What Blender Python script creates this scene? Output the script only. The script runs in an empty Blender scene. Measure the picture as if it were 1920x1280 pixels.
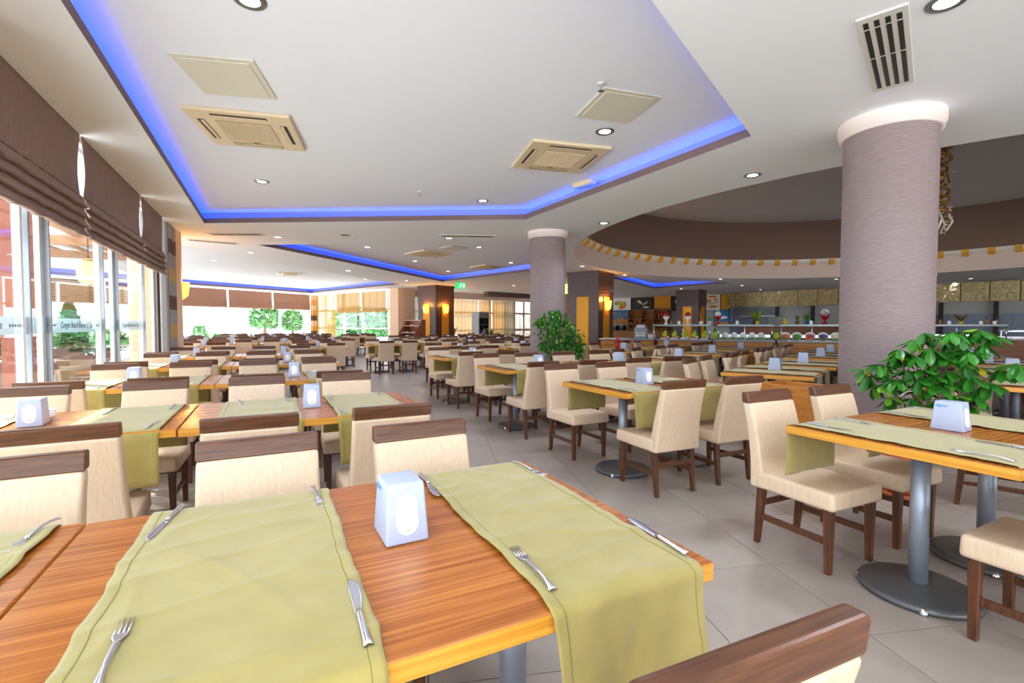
import bpy, bmesh, math, random
from mathutils import Vector, Matrix, noise, geometry
random.seed(7)
S = bpy.context.scene
COL = S.collection
R = math.radians
PI = math.pi

# ------------------------------------------------------------ camera, light, exposure
CAM_H, FPX, HORIZON = 1.28, 907.0, 609.0
PITCH = math.atan((640 - HORIZON) / FPX)
cd = bpy.data.cameras.new('camera'); cd.sensor_width = 36; cd.lens = FPX / 1920 * 36; cd.clip_start = .03; cd.clip_end = 400
cam = bpy.data.objects.new('camera', cd); COL.objects.link(cam)
cam.location = (0, 0, CAM_H); cam.rotation_euler = (PI / 2 - PITCH, 0, 0); S.camera = cam

W = bpy.data.worlds.new('sky'); S.world = W; W.use_nodes = True
bg = W.node_tree.nodes['Background']; bg.inputs[0].default_value = (.86, .94, 1.0, 1); bg.inputs[1].default_value = 3.2
sd = bpy.data.lights.new('sun', 'SUN'); sd.energy = 13; sd.angle = R(3); sd.color = (1, .98, .94)
sun = bpy.data.objects.new('sun', sd); COL.objects.link(sun); sun.rotation_euler = (R(38), 0, R(250))
S.view_settings.view_transform = 'Standard'; S.view_settings.look = 'None'
S.view_settings.gamma = 1; S.view_settings.use_curve_mapping = False
S.view_settings.exposure = 0.78
DOWN_W = 56          # watts of one recessed downlight
COVE_E = 9.0         # blue tape strength
try:
    S.cycles.use_denoising = True
    S.cycles.max_bounces = 9; S.cycles.diffuse_bounces = 5; S.cycles.transparent_max_bounces = 16
    S.cycles.sample_clamp_indirect = 4; S.cycles.caustics_reflective = False; S.cycles.caustics_refractive = False
except Exception: pass

# ------------------------------------------------------------ plan grid of the room
A = R(26.6)
D2 = (math.cos(A), math.sin(A)); D1 = (-math.sin(A), math.cos(A))
def U(u, v, z=0): return (u * D2[0] + v * D1[0], u * D2[1] + v * D1[1], z)
def uv(x, y): return (x * D2[0] + y * D2[1], x * D1[0] + y * D1[1])
def at(px, py, z):
    """point of the horizontal plane z that the survey pixel of the photograph shows"""
    x = (px - 960) / FPX; y = (640 - py) / FPX
    d = (x, math.cos(PITCH) + y * math.sin(PITCH), -math.sin(PITCH) + y * math.cos(PITCH))
    t = (z - CAM_H) / d[2]
    return (d[0] * t, d[1] * t, z)

# ------------------------------------------------------------ materials
def lin(c): c /= 255; return c / 12.92 if c <= .04045 else ((c + .055) / 1.055) ** 2.4
def rgb(r, g, b): return (lin(r), lin(g), lin(b), 1)
MATS = {}
def mat(name, col, rough=.5, metal=0, coat=0, emit=0, ecol=None, spec=.5):
    m = bpy.data.materials.new(name); m.use_nodes = True
    b = m.node_tree.nodes['Principled BSDF']
    b.inputs['Base Color'].default_value = col; b.inputs['Roughness'].default_value = rough
    b.inputs['Metallic'].default_value = metal; b.inputs['Coat Weight'].default_value = coat
    b.inputs['Specular IOR Level'].default_value = spec
    if emit:
        b.inputs['Emission Color'].default_value = ecol or col; b.inputs['Emission Strength'].default_value = emit
    MATS[name] = m
    return m
def nd(m, t, **kw):
    n = m.node_tree.nodes.new(t)
    for k, v in kw.items(): setattr(n, k, v)
    return n
def noisy(m, c1, c2, scale=(1, 1, 1), nscale=5, detail=5, bump=0, lo=.3, hi=.7, dist=.002, coord='Object', rough=None):
    """procedural two-colour grain (and relief) on the object's own coordinates"""
    t = m.node_tree; L = t.links.new; b = t.nodes['Principled BSDF']
    tc = nd(m, 'ShaderNodeTexCoord'); mp = nd(m, 'ShaderNodeMapping'); mp.inputs['Scale'].default_value = scale
    n = nd(m, 'ShaderNodeTexNoise'); n.inputs['Scale'].default_value = nscale; n.inputs['Detail'].default_value = detail
    L(tc.outputs[coord], mp.inputs[0]); L(mp.outputs[0], n.inputs[0])
    if c1:
        cr = nd(m, 'ShaderNodeValToRGB')
        cr.color_ramp.elements[0].color = c1; cr.color_ramp.elements[1].color = c2
        cr.color_ramp.elements[0].position = lo; cr.color_ramp.elements[1].position = hi
        L(n.outputs[0], cr.inputs[0]); L(cr.outputs[0], b.inputs['Base Color'])
    if bump:
        bp = nd(m, 'ShaderNodeBump'); bp.inputs['Strength'].default_value = bump; bp.inputs['Distance'].default_value = dist
        L(n.outputs[0], bp.inputs['Height']); L(bp.outputs[0], b.inputs['Normal'])
    return m
def wood(name, c1, c2, rough=.35, scale=(1.2, 26, 26), coat=0.0, nscale=3.0, spec=.5):
    return noisy(mat(name, c1, rough, coat=coat, spec=spec), c1, c2, scale, nscale, 8, .06, .32, .68)
def glassy(name, tint=(.93, .97, .97, 1), rough=.0, base=.04):
    m = bpy.data.materials.new(name); m.use_nodes = True; t = m.node_tree; t.nodes.clear(); L = t.links.new
    o = nd(m, 'ShaderNodeOutputMaterial'); mx = nd(m, 'ShaderNodeMixShader'); tr = nd(m, 'ShaderNodeBsdfTransparent')
    gl = nd(m, 'ShaderNodeBsdfGlossy'); fr = nd(m, 'ShaderNodeFresnel'); fr.inputs[0].default_value = 1.5
    tr.inputs[0].default_value = tint; gl.inputs['Roughness'].default_value = rough
    ge = nd(m, 'ShaderNodeNewGeometry'); ma = nd(m, 'ShaderNodeMath', operation='MULTIPLY_ADD'); ma.inputs[1].default_value = 1 / 1.5 - 1.5; ma.inputs[2].default_value = 1.5
    L(ge.outputs['Backfacing'], ma.inputs[0]); L(ma.outputs[0], fr.inputs[0])      # both faces of the pane behave alike
    L(fr.outputs[0], mx.inputs[0]); L(tr.outputs[0], mx.inputs[1]); L(gl.outputs[0], mx.inputs[2]); L(mx.outputs[0], o.inputs[0])
    MATS[name] = m
    return m
def sheer(name, col, a):
    """woven cloth that lets a share a of the light straight through"""
    m = bpy.data.materials.new(name); m.use_nodes = True; t = m.node_tree; L = t.links.new; b = t.nodes['Principled BSDF']
    b.inputs['Base Color'].default_value = col; b.inputs['Roughness'].default_value = .9
    mx = nd(m, 'ShaderNodeMixShader'); tr = nd(m, 'ShaderNodeBsdfTransparent'); mx2 = nd(m, 'ShaderNodeMixShader'); tl = nd(m, 'ShaderNodeBsdfTranslucent')
    tl.inputs[0].default_value = col; mx2.inputs[0].default_value = .28
    mx.inputs[0].default_value = a
    L(b.outputs[0], mx2.inputs[1]); L(tl.outputs[0], mx2.inputs[2])
    L(mx2.outputs[0], mx.inputs[1]); L(tr.outputs[0], mx.inputs[2]); L(mx.outputs[0], t.nodes['Material Output'].inputs[0])
    MATS[name] = m
    return m

M = MATS
mat('ceiling_white', rgb(240, 244, 255), .85); mat('soffit_white', rgb(240, 243, 250), .85)
mat('lip_brown', rgb(120, 98, 94), .8); mat('drum_pink', rgb(222, 200, 188), .85); mat('drum_brown', rgb(128, 104, 93), .9)
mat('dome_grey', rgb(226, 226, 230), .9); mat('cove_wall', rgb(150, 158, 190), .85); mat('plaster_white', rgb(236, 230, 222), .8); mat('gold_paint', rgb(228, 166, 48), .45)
noisy(mat('column_mauve', rgb(168, 150, 150), .8), rgb(130, 113, 114), rgb(146, 129, 130), (6, 6, 60), 2.2, 6, .5, dist=.006)
mat('collar_pink', rgb(238, 222, 218), .7); mat('salmon', rgb(226, 190, 160), .8)
noisy(mat('tile_beige', rgb(186, 174, 164), .36), rgb(152, 140, 131), rgb(165, 153, 143), (1, 1, 1), 3.5, 6, 0, coord='Object')
mat('grout', rgb(128, 118, 110), .9)
wood('teak_top', rgb(142, 74, 24), rgb(192, 118, 50), .25, (1.0, 46, 46), nscale=2.6)
wood('teak_edge', rgb(196, 128, 36), rgb(226, 164, 62), .32, (1.0, 1.0, 90), nscale=1.6)
wood('walnut', rgb(72, 41, 25), rgb(110, 68, 42), .3, (2, 30, 30))
wood('leg_wood', rgb(66, 36, 22), rgb(104, 62, 36), .32, (30, 30, 2))
wood('bakery_wood', rgb(150, 92, 28), rgb(176, 114, 42), .45, (2, 2, 18))
wood('counter_wood', rgb(182, 112, 30), rgb(206, 136, 46), .35, (2, 2, 22))
wood('cart_wood', rgb(176, 104, 38), rgb(208, 138, 66), .34, (2.2, 2.2, 26))
wood('pillar_wood', rgb(62, 40, 36), rgb(84, 56, 50), .4, (24, 24, 1.6))
wood('red_wood', rgb(120, 66, 40), rgb(146, 84, 52), .4, (2, 2, 20))
wood('terrace_timber', rgb(128, 64, 48), rgb(150, 80, 62), .6, (20, 20, 1))
noisy(mat('cream_leather', rgb(226, 200, 172), .42), rgb(214, 186, 156), rgb(225, 199, 171), (70, 70, 8), 1.5, 4, .3, dist=.004)
noisy(mat('runner_olive', rgb(157, 141, 80), .85, spec=.2), rgb(151, 136, 75), rgb(162, 146, 86), (1, 1, 1), 9, 4, .05)
M['runner_olive'].node_tree.nodes['Principled BSDF'].inputs['Sheen Weight'].default_value = .35; mat('runner_thread', rgb(122, 112, 56), .9)
mat('steel', rgb(222, 224, 230), .25, 1); mat('pole_grey', rgb(160, 168, 182), .42, .55); mat('base_grey', rgb(96, 96, 98), .40, .4)
mat('chrome', rgb(225, 225, 230), .12, 1); mat('white_plastic', rgb(174, 184, 212), .35); mat('napkin', rgb(250, 248, 246), .9)
mat('logo_blue', rgb(40, 150, 205), .5); mat('black', rgb(18, 18, 20), .5); mat('dark', rgb(44, 36, 34), .7)
mat('ac_beige', rgb(226, 206, 172), .5); mat('ac_grille', rgb(128, 112, 84), .7); mat('hatch_white', rgb(220, 216, 200), .6)
mat('vent_white', rgb(214, 212, 206), .5)
mat('lamp_white', (1, 1, 1, 1), .3, emit=14, ecol=(.92, .97, 1, 1)); mat('lamp_ring', rgb(150, 154, 160), .25, .8)
mat('blue_tape', (.02, .1, 1, 1), .5, emit=COVE_E, ecol=(.012, .10, 1, 1))
mat('sconce_glow', rgb(255, 170, 30), .5, emit=5, ecol=(1, .40, .03, 1)); mat('lantern_glow', rgb(255, 200, 90), .5, emit=3, ecol=(1, .55, .1, 1))
mat('exit_green', rgb(20, 200, 60), .5, emit=1.1, ecol=(.0, .75, .09, 1)); mat('exit_white', rgb(240, 255, 245), .5, emit=1.0)
mat('panel_yellow', rgb(222, 150, 24), .6)
noisy(mat('blind_brown', rgb(112, 88, 80), .9), rgb(130, 104, 94), rgb(152, 126, 114), (60, 60, 3), 3, 4, .35, dist=.003)
mat('fold_shade', rgb(46, 32, 28), .95)  # near-black brown standing in for the shadow gaps between blind folds
noisy(mat('frame_white', rgb(238, 240, 243), .35), None, None)
mat('alu', rgb(150, 156, 166), .4, .4)
glassy('glass'); glassy('glass_thin', (.97, .99, .99, 1))
sheer('curtain_gold', rgb(176, 138, 82), .05); sheer('curtain_brown', rgb(132, 116, 88), .06); sheer('sheer_grey', rgb(160, 158, 160), .15)
sheer('decal_frost', rgb(176, 196, 206), .45); sheer('string_curtain', rgb(178, 146, 84), .2)
mat('decal_ink', rgb(70, 84, 104), .8)
noisy(mat('leaf_green', rgb(34, 100, 26), .35), rgb(26, 92, 22), rgb(62, 146, 36), (1, 1, 1), 8); mat('leaf_light', rgb(112, 164, 44), .4); mat('leaf_yellow', rgb(196, 170, 40), .5)
mat('stem_tan', rgb(150, 126, 96), .7); mat('terracotta', rgb(190, 98, 54), .7); mat('soil', rgb(58, 44, 34), .95)
noisy(mat('hedge_green', rgb(60, 120, 66), .8), rgb(36, 96, 52), rgb(96, 150, 84), (1, 1, 1), 6); mat('trunk', rgb(110, 86, 62), .9)
mat('terrace_floor', rgb(232, 231, 228), .8); wood('pergola_wood', rgb(150, 104, 68), rgb(176, 128, 88), .6); mat('ceramic', rgb(236, 238, 240), .25); mat('red_gloss', rgb(176, 16, 26), .25); mat('stone_pink', rgb(226, 200, 190), .85)
noisy(mat('lattice_gold', rgb(152, 132, 92), .35, .5), rgb(140, 120, 82), rgb(168, 148, 106), (1, 1, 1), 4); mat('lattice_petal', rgb(206, 190, 140), .3, .5)
mat('kitchen_tile', rgb(112, 122, 142), .3); mat('kitchen_wall', rgb(178, 178, 176), .7)
mat('lime', rgb(190, 214, 40), .5); mat('lettuce', rgb(96, 150, 50), .6); mat('tomato', rgb(206, 60, 44), .4); mat('cabbage', rgb(112, 76, 140), .5); mat('carrot', rgb(230, 120, 60), .5); mat('cream_food', rgb(232, 222, 180), .6)
mat('bread', rgb(196, 128, 56), .7); mat('blue_card', rgb(44, 118, 176), .6); mat('pot_yellow', rgb(226, 196, 20), .5); mat('gold_bottle', rgb(190, 132, 60), .3, .3)
mat('grey_box', rgb(150, 158, 172), .5); mat('fridge_grey', rgb(168, 174, 184), .4); mat('dark_glass', rgb(20, 22, 28), .08)
mat('light_panel', rgb(230, 245, 255), .5, emit=1.2, ecol=(.8, .95, 1, 1)); mat('bead_gold', rgb(190, 140, 70), .3, .7); mat('crystal', rgb(235, 225, 200), .1, .2)
mat('flower_orange', rgb(220, 120, 30), .6); mat('flower_red', rgb(170, 40, 50), .6); mat('flower_blue', rgb(50, 70, 140), .6); mat('cardboard', rgb(228, 222, 210), .8)
mat("lip_grey", rgb(150,146,140), .5); mat("blind_copper", rgb(160, 120, 100), .9)
mat("hood_grey", rgb(84,84,86), .5, .3)
mat('grille_iron', rgb(60, 62, 60), .5); mat('stitch_tag', rgb(70, 66, 52), .8); mat('patch_gold', rgb(190, 160, 104), .9); mat('patch_brown', rgb(104, 80, 72), .9); mat('patch_grey', rgb(158, 152, 148), .9); mat('patch_orange', rgb(226, 168, 92), .9); mat('patch_peach', rgb(236, 204, 168), .9)

# ------------------------------------------------------------ mesh helpers
class MB:
    def __init__(s): s.v = []; s.f = []; s.m = []
    def add(s, vs, fs, mi=0, mtx=None):
        o = len(s.v)
        s.v += [tuple(mtx @ Vector(p)) if mtx else tuple(p) for p in vs]
        for f in fs: s.f.append(tuple(i + o for i in f)); s.m.append(mi)
        return s
    def box(s, c, d, mi=0, taper=(1, 1), shift=(0, 0), rz=0, mtx=None):
        """box of size d round c; its top face scaled by taper and moved by shift"""
        x, y, z = d[0] / 2, d[1] / 2, d[2] / 2; vs = []
        cr, sr = math.cos(rz), math.sin(rz)
        for zz, (tx, ty), (hx, hy) in ((-z, (1, 1), (0, 0)), (z, taper, shift)):
            for a, b in ((-1, -1), (1, -1), (1, 1), (-1, 1)):
                X, Y = a * x * tx + hx, b * y * ty + hy
                vs.append((c[0] + X * cr - Y * sr, c[1] + X * sr + Y * cr, c[2] + zz))
        return s.add(vs, [(3, 2, 1, 0), (4, 5, 6, 7), (0, 1, 5, 4), (1, 2, 6, 5), (2, 3, 7, 6), (3, 0, 4, 7)], mi, mtx)
    def lathe(s, prof, seg=20, c=(0, 0, 0), mi=0, cap=True, a0=0, a1=2 * PI, mtx=None):
        full = abs(a1 - a0 - 2 * PI) < 1e-6; n = seg if full else seg + 1; vs = []; fs = []
        for r, z in prof:
            for k in range(n):
                a = a0 + (a1 - a0) * k / seg; vs.append((c[0] + r * math.cos(a), c[1] + r * math.sin(a), c[2] + z))
        for i in range(len(prof) - 1):
            for k in range(seg):
                k2 = (k + 1) % n; fs.append((i * n + k, i * n + k2, (i + 1) * n + k2, (i + 1) * n + k))
        if cap and full:
            if prof[0][0] > 1e-5: fs.append(tuple(range(n - 1, -1, -1)))
            if prof[-1][0] > 1e-5: fs.append(tuple((len(prof) - 1) * n + k for k in range(n)))
        return s.add(vs, fs, mi, mtx)
    def tube(s, pts, r, seg=8, mi=0):
        pts = [Vector(p) for p in pts]; rr = r if isinstance(r, (list, tuple)) else [r] * len(pts); vs = []; fs = []
        for i, p in enumerate(pts):
            t = (pts[min(i + 1, len(pts) - 1)] - pts[max(i - 1, 0)]).normalized()
            a = t.orthogonal().normalized() if i == 0 else (a - t * a.dot(t)).normalized()
            b = t.cross(a)
            for k in range(seg):
                th = 2 * PI * k / seg; vs.append(tuple(p + (a * math.cos(th) + b * math.sin(th)) * rr[i]))
        for i in range(len(pts) - 1):
            for k in range(seg):
                k2 = (k + 1) % seg; fs.append((i * seg + k, i * seg + k2, (i + 1) * seg + k2, (i + 1) * seg + k))
        fs.append(tuple(range(seg - 1, -1, -1))); fs.append(tuple((len(pts) - 1) * seg + k for k in range(seg)))
        return s.add(vs, fs, mi)
    def ball(s, c, r, seg=10, mi=0, sc=(1, 1, 1)):
        n = max(4, seg // 2); prof = [(r * math.sin(PI * i / n), -r * math.cos(PI * i / n)) for i in range(n + 1)]
        return s.lathe(prof, seg, (0, 0, 0), mi, False, mtx=Matrix.Translation(c) @ Matrix.Diagonal((*sc, 1)))
    def prism(s, poly, z0, z1, mi=0):
        n = len(poly)
        return s.add([(p[0], p[1], z0) for p in poly] + [(p[0], p[1], z1) for p in poly],
                     [tuple(range(n - 1, -1, -1)), tuple(range(n, 2 * n))] + [(i, (i + 1) % n, n + (i + 1) % n, n + i) for i in range(n)], mi)
    def grid(s, fn, nu, nv, mi=0, thick=0):
        vs = [fn(i / nu, j / nv) for j in range(nv + 1) for i in range(nu + 1)]; w = nu + 1
        fs = [(j * w + i, j * w + i + 1, (j + 1) * w + i + 1, (j + 1) * w + i) for j in range(nv) for i in range(nu)]
        if thick:
            V = [Vector(p) for p in vs]; N = [Vector((0, 0, 0)) for _ in vs]
            for f in fs:
                n = (V[f[2]] - V[f[0]]).cross(V[f[3]] - V[f[1]])
                for i in f: N[i] += n
            k = len(vs)
            vs = vs + [tuple(V[i] - N[i].normalized() * thick) for i in range(k)]
            fs = fs + [tuple(reversed([a + k for a in f])) for f in fs]
            rim = [i for i in range(w)] + [j * w + nu for j in range(1, nv + 1)] + [nv * w + i for i in range(nu - 1, -1, -1)] + [j * w for j in range(nv - 1, 0, -1)]
            fs += [(rim[(a + 1) % len(rim)], rim[a], rim[a] + k, rim[(a + 1) % len(rim)] + k) for a in range(len(rim))]
        return s.add(vs, fs, mi)
    def mesh(s, name, mats, smooth=False, bevel=0, bseg=2):
        me = bpy.data.meshes.new(name); me.from_pydata(s.v, [], s.f)
        for m in (mats if isinstance(mats, (list, tuple)) else [mats]): me.materials.append(M[m])
        me.polygons.foreach_set('material_index', s.m)
        if bevel:
            bm = bmesh.new(); bm.from_mesh(me)
            es = [e for e in bm.edges if len(e.link_faces) == 2 and e.calc_face_angle(0) > .5]
            bmesh.ops.bevel(bm, geom=es, offset=bevel, segments=bseg, profile=.6, affect='EDGES', clamp_overlap=True)
            bm.to_mesh(me); bm.free()
        me.validate(); me.update()
        if smooth: me.shade_smooth() if smooth is True else me.shade_auto_smooth(R(smooth)) if hasattr(me, 'shade_auto_smooth') else me.shade_smooth()
        return me
def smooth_by_angle(me, deg=35):
    me.shade_smooth()
    bm = bmesh.new(); bm.from_mesh(me)
    for e in bm.edges: e.smooth = not (len(e.link_faces) == 2 and e.calc_face_angle(0) > R(deg))
    bm.to_mesh(me); bm.free()
    return me
def link(name, data, parent=None, loc=(0, 0, 0), rot=(0, 0, 0), label=None, cat=None, group=None, kind=None):
    o = bpy.data.objects.new(name, data); COL.objects.link(o)
    if parent: o.parent = parent
    o.location = loc; o.rotation_euler = rot
    if label: o['label'] = label
    if cat: o['category'] = cat
    if group: o['group'] = group
    if kind: o['kind'] = kind
    return o
def thing(name, label, cat, loc=(0, 0, 0), rz=0, group=None, rot=None):
    return link(name, None, None, loc, rot or (0, 0, rz), label, cat, group)
def fill(root, parts):
    """parts: (name, mesh[, loc[, rot[, sub parts]]]); shared mesh data"""
    for p in parts:
        o = link(p[0], p[1], root, p[2] if len(p) > 2 else (0, 0, 0), p[3] if len(p) > 3 else (0, 0, 0))
        if len(p) > 4: fill(o, p[4])
    return root
def struct(name, me, parent=None, loc=(0, 0, 0), rot=(0, 0, 0)):
    return link(name, me, parent, loc, rot, kind=None if parent else 'structure')
def text_mesh(body, size, m, shear=0, extrude=.0005, spacing=1.0):
    c = bpy.data.curves.new('lettering', 'FONT'); c.body = body; c.size = size; c.shear = shear; c.extrude = extrude
    c.align_x = 'CENTER'; c.align_y = 'CENTER'; c.space_character = spacing; c.materials.append(M[m])
    o = bpy.data.objects.new('lettering', c); me = bpy.data.meshes.new_from_object(o); bpy.data.objects.remove(o)
    return me
# ------------------------------------------------------------ the room shell
ZS, ZU = 3.12, 3.34           # soffit and upper ceiling
ROOM = [U(-1.85, -6)[:2], U(-1.85, 11.2)[:2], (-20.2, 12.7), (-11.75, 29.2), (-6.24, 24.8), (-5.3, 25.8), (5.6, 35.6), (26, 15.2), (26, -7)]
def inside(x, y, poly, m=0):
    c = False; n = len(poly); dmin = 1e9
    for i in range(n):
        (x1, y1), (x2, y2) = poly[i][:2], poly[(i + 1) % n][:2]
        if (y1 > y) != (y2 > y) and x < (x2 - x1) * (y - y1) / (y2 - y1) + x1: c = not c
        l2 = (x2 - x1) ** 2 + (y2 - y1) ** 2; t = max(0, min(1, ((x - x1) * (x2 - x1) + (y - y1) * (y2 - y1)) / l2))
        dmin = min(dmin, math.hypot(x - x1 - t * (x2 - x1), y - y1 - t * (y2 - y1)))
    return c and dmin >= m
def proj(x, y, z):
    z -= CAM_H; c = y * math.cos(PITCH) - z * math.sin(PITCH)
    return (960 + FPX * x / c, 640 - FPX * (y * math.sin(PITCH) + z * math.cos(PITCH)) / c) if c > .05 else None

# floor: grout bed, 290 tiles laid one by one, the far ones as one field
floor = struct('floor', MB().prism(ROOM, -.12, -.004).mesh('floor', 'grout'))
TA = R(9.1); ct, st = math.cos(TA), math.sin(TA); tiles = []
for i in range(-60, 60):
    for j in range(-20, 75):
        s, t = 1.17 + .6 * i + .3, 1.70 + .6 * j + .3; x, y = s * ct - t * st, s * st + t * ct
        if inside(x, y, ROOM, -1) and inside(x, y, ROOM): tiles.append((x, y))
def tile_key(p):
    q = proj(p[0], p[1], 0)
    return math.hypot(*p) + (0 if q and -250 < q[0] < 2170 and q[1] < 1500 else 100)
tiles.sort(key=tile_key)
tile_me = MB().box((0, 0, -.005), (.5955, .5955, .010)).mesh('tile', 'tile_beige', bevel=.0012, bseg=1)
for x, y in tiles[:290]: link('tile', tile_me, floor, (x, y, random.uniform(-.0003, .0003)), (0, 0, TA))
fb = MB()
for x, y in tiles[290:]:
    h = .29775; fb.add([(x + a * h * ct - b * h * st, y + a * h * st + b * h * ct, 0) for a, b in ((-1, -1), (1, -1), (1, 1), (-1, 1))], [(0, 1, 2, 3)])
link('tile_field', fb.mesh('tile_field', 'tile_beige'), floor, kind='stuff')

# ceiling: the soffit with four lit coves and the round well cut out of it
DC, DR = (9.5, 11.3), 8.0
COVES = [[(-1.9, -.6), (-2.55, 2.81), (-5.59, 8.81), (.23, 8.50), (2.33, 4.78), (.79, 2.81), (-.2, -.6)],
         [(-5.83, 11.2), (-2.95, 20.69), (.98, 16.2), (.75, 10.75)],
         [(3.6, 18.6), (7.2, 24.6), (9.6, 21.2)],
         [(-7.75, 11.2), (-5.1, 22.0), (-11.6, 28.0), (-14.6, 22.3), (-17.6, 15.2)]]
COVES[0] = [U(-1.03, -1.2)[:2], U(-1.03, 10.38)[:2], (.23, 8.50), (2.33, 4.78), (.79, 2.81), (-.6, 1.1), U(-.2, -1.2)[:2]]
def area(p): return sum(p[i][0] * p[(i + 1) % len(p)][1] - p[(i + 1) % len(p)][0] * p[i][1] for i in range(len(p))) / 2
COVES = [c if area(c) > 0 else c[::-1] for c in COVES]
def offset(poly, d):
    out = []; n = len(poly)
    for i in range(n):
        p0, p1, p2 = (Vector(poly[(i + k) % n][:2]) for k in (-1, 0, 1))
        a, b = (p1 - p0).normalized(), (p2 - p1).normalized(); na, nb = Vector((a.y, -a.x)), Vector((b.y, -b.x))
        m = (na + nb).normalized(); out.append(tuple(p1 + m * d / max(.35, m.dot(na))))
    return out
def flat(loops, z, down=True):
    ls = [[Vector((p[0], p[1], 0)) for p in l] for l in loops]; tri = geometry.tessellate_polygon(ls)
    vs = [(p.x, p.y, z) for l in ls for p in l]
    return vs, [tuple(t) for t in tri]
ring = [(DC[0] + DR * math.cos(2 * PI * k / 96), DC[1] + DR * math.sin(2 * PI * k / 96)) for k in range(96)]
ceil = struct('ceiling', MB().add(*flat([ROOM] + COVES + [ring], ZS)).mesh('ceiling', 'soffit_white'))
def band(poly, z0, z1, mb, mi=0):
    n = len(poly)
    return mb.add([(p[0], p[1], z0) for p in poly] + [(p[0], p[1], z1) for p in poly], [(i, (i + 1) % n, n + (i + 1) % n, n + i) for i in range(n)], mi)
def annulus(p, q, z, mb, mi=0):
    n = len(p)
    return mb.add([(a[0], a[1], z) for a in p] + [(a[0], a[1], z) for a in q], [(i, (i + 1) % n, n + (i + 1) % n, n + i) for i in range(n)], mi)
for c in COVES:
    q = offset(c, .17); l = offset(c, .02); t0, t1 = offset(c, .07), offset(c, .10)
    tr = struct('trim_1', band(l, ZS, ZS + .085, annulus(c, l, ZS + .085, band(c, ZS - .001, ZS + .085, MB()))).mesh('cove_lip', 'lip_brown'))
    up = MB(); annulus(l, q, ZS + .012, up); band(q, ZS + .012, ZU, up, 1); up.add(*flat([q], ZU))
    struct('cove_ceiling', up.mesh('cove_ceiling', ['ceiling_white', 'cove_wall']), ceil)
    tp = MB(); band(t0, ZS + .014, ZS + .024, tp); band(t1, ZS + .014, ZS + .024, tp); annulus(t0, t1, ZS + .024, tp)
    link('light_tape', tp.mesh('light_tape', 'blue_tape'), tr)
# round well: pink drum, white moulding with gold brackets, brown drum, grey lid
Z1, Z2, Z3 = 3.70, 3.84, 5.35
struct('drum', MB().lathe([(DR, ZS), (DR, Z1)], 96, (*DC, 0), 0, False).lathe([(DR + .12, Z2), (DR + .12, Z3)], 96, (*DC, 0), 1, False)
       .mesh('drum', ['drum_pink', 'drum_brown'], True), ceil)
struct('dome_lid', MB().lathe([(0, Z3), (DR + .12, Z3)], 96, (*DC, 0), 0, False).mesh('dome_lid', 'dome_grey'), ceil)
mo = struct('trim_2', MB().lathe([(DR, Z1 - .02), (DR - .05, Z1), (DR - .10, Z1 + .05), (DR - .13, Z1 + .10), (DR - .13, Z2), (DR + .13, Z2)], 96, (*DC, 0), 0, False)
            .mesh('well_moulding', 'plaster_white', True))
brk = MB(); prof = [(.0, -.09), (.10, -.05), (.165, .04), (.175, .145), (-.01, .145)]
brk.add([(-.085, -p[0], p[1]) for p in prof] + [(.085, -p[0], p[1]) for p in prof], [(0, 1, 2, 3, 4), (9, 8, 7, 6, 5)] + [(i, 5 + i, 5 + (i + 1) % 5, (i + 1) % 5) for i in range(5)])
brk = brk.mesh('bracket', 'gold_paint', bevel=.008, bseg=1); NB = 78
for k in range(NB):
    a = 2 * PI * k / NB; link('bracket', brk, mo, (DC[0] + DR * math.cos(a), DC[1] + DR * math.sin(a), Z1), (0, 0, a + PI / 2 - PI))

# columns
def round_column(x, y, r, m, label=None):
    c = struct('column', MB().lathe([(r, 0), (r, ZS - .12)], 56, (x, y, 0), 0, False).mesh('column', m, True))
    struct('collar', MB().lathe([(r, ZS - .135), (r + .03, ZS - .135), (r + .03, ZS - .09), (r + .045, ZS - .085), (r + .045, ZS)], 56, (x, y, 0), 0, False).mesh('collar', 'collar_pink', 40), c)
    struct('skirting', MB().lathe([(r + .012, 0), (r + .012, .08), (r, .085)], 56, (x, y, 0), 0, False).mesh('skirting', 'lip_brown', 40), c)
COL1, COL2 = (3.42, 4.44), (.713, 9.71)
round_column(*COL1, .35, 'column_mauve'); round_column(*COL2, .35, 'column_mauve')
struct('column', MB().lathe([(.43, 0), (.43, ZS)], 40, (*U(-1.98, 11.6)[:2], 0), 0, False).mesh('pier', 'salmon', True))
def pillar(near, ang, size=1.2, panels=True):
    """square timber-clad pillar: local corner at 0,0, faces along +x and +y"""
    p = struct('pillar', MB().box((size / 2, size / 2, ZS / 2), (size, size, ZS)).mesh('pillar', 'pillar_wood', bevel=.02), loc=(*near, 0), rot=(0, 0, ang))
    for z in (ZS - .04, .06):
        struct('band', MB().box((size / 2, size / 2, z), (size + .05, size + .05, .08 if z > 1 else .12)).mesh('band', 'pillar_wood', bevel=.008), p)
    for k in range(7):
        struct('slat', MB().box((size / 2, size / 2, 2.36 + k * .1), (size + .014, size + .014, .075)).mesh('slat', 'pillar_wood', bevel=.004, bseg=1), p)
    if panels:
        for ax in (0, 1):
            c, d = ((size / 2, -.006, 1.2), (.46, .03, 2.1)) if ax == 0 else ((-.006, size / 2, 1.2), (.03, .46, 2.1))
            struct('panel', MB().box(c, d).mesh('panel', 'panel_yellow', bevel=.004, bseg=1), p)
    return p
PA = R(50)
PILLARS = [((-3.5, 22.25), R(53)), ((2.93, 16.4), R(54)), ((9.75, 25.3), R(50)), ((2.75, 23.5), R(52))]
for n, a in PILLARS: pillar(n, a)
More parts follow.
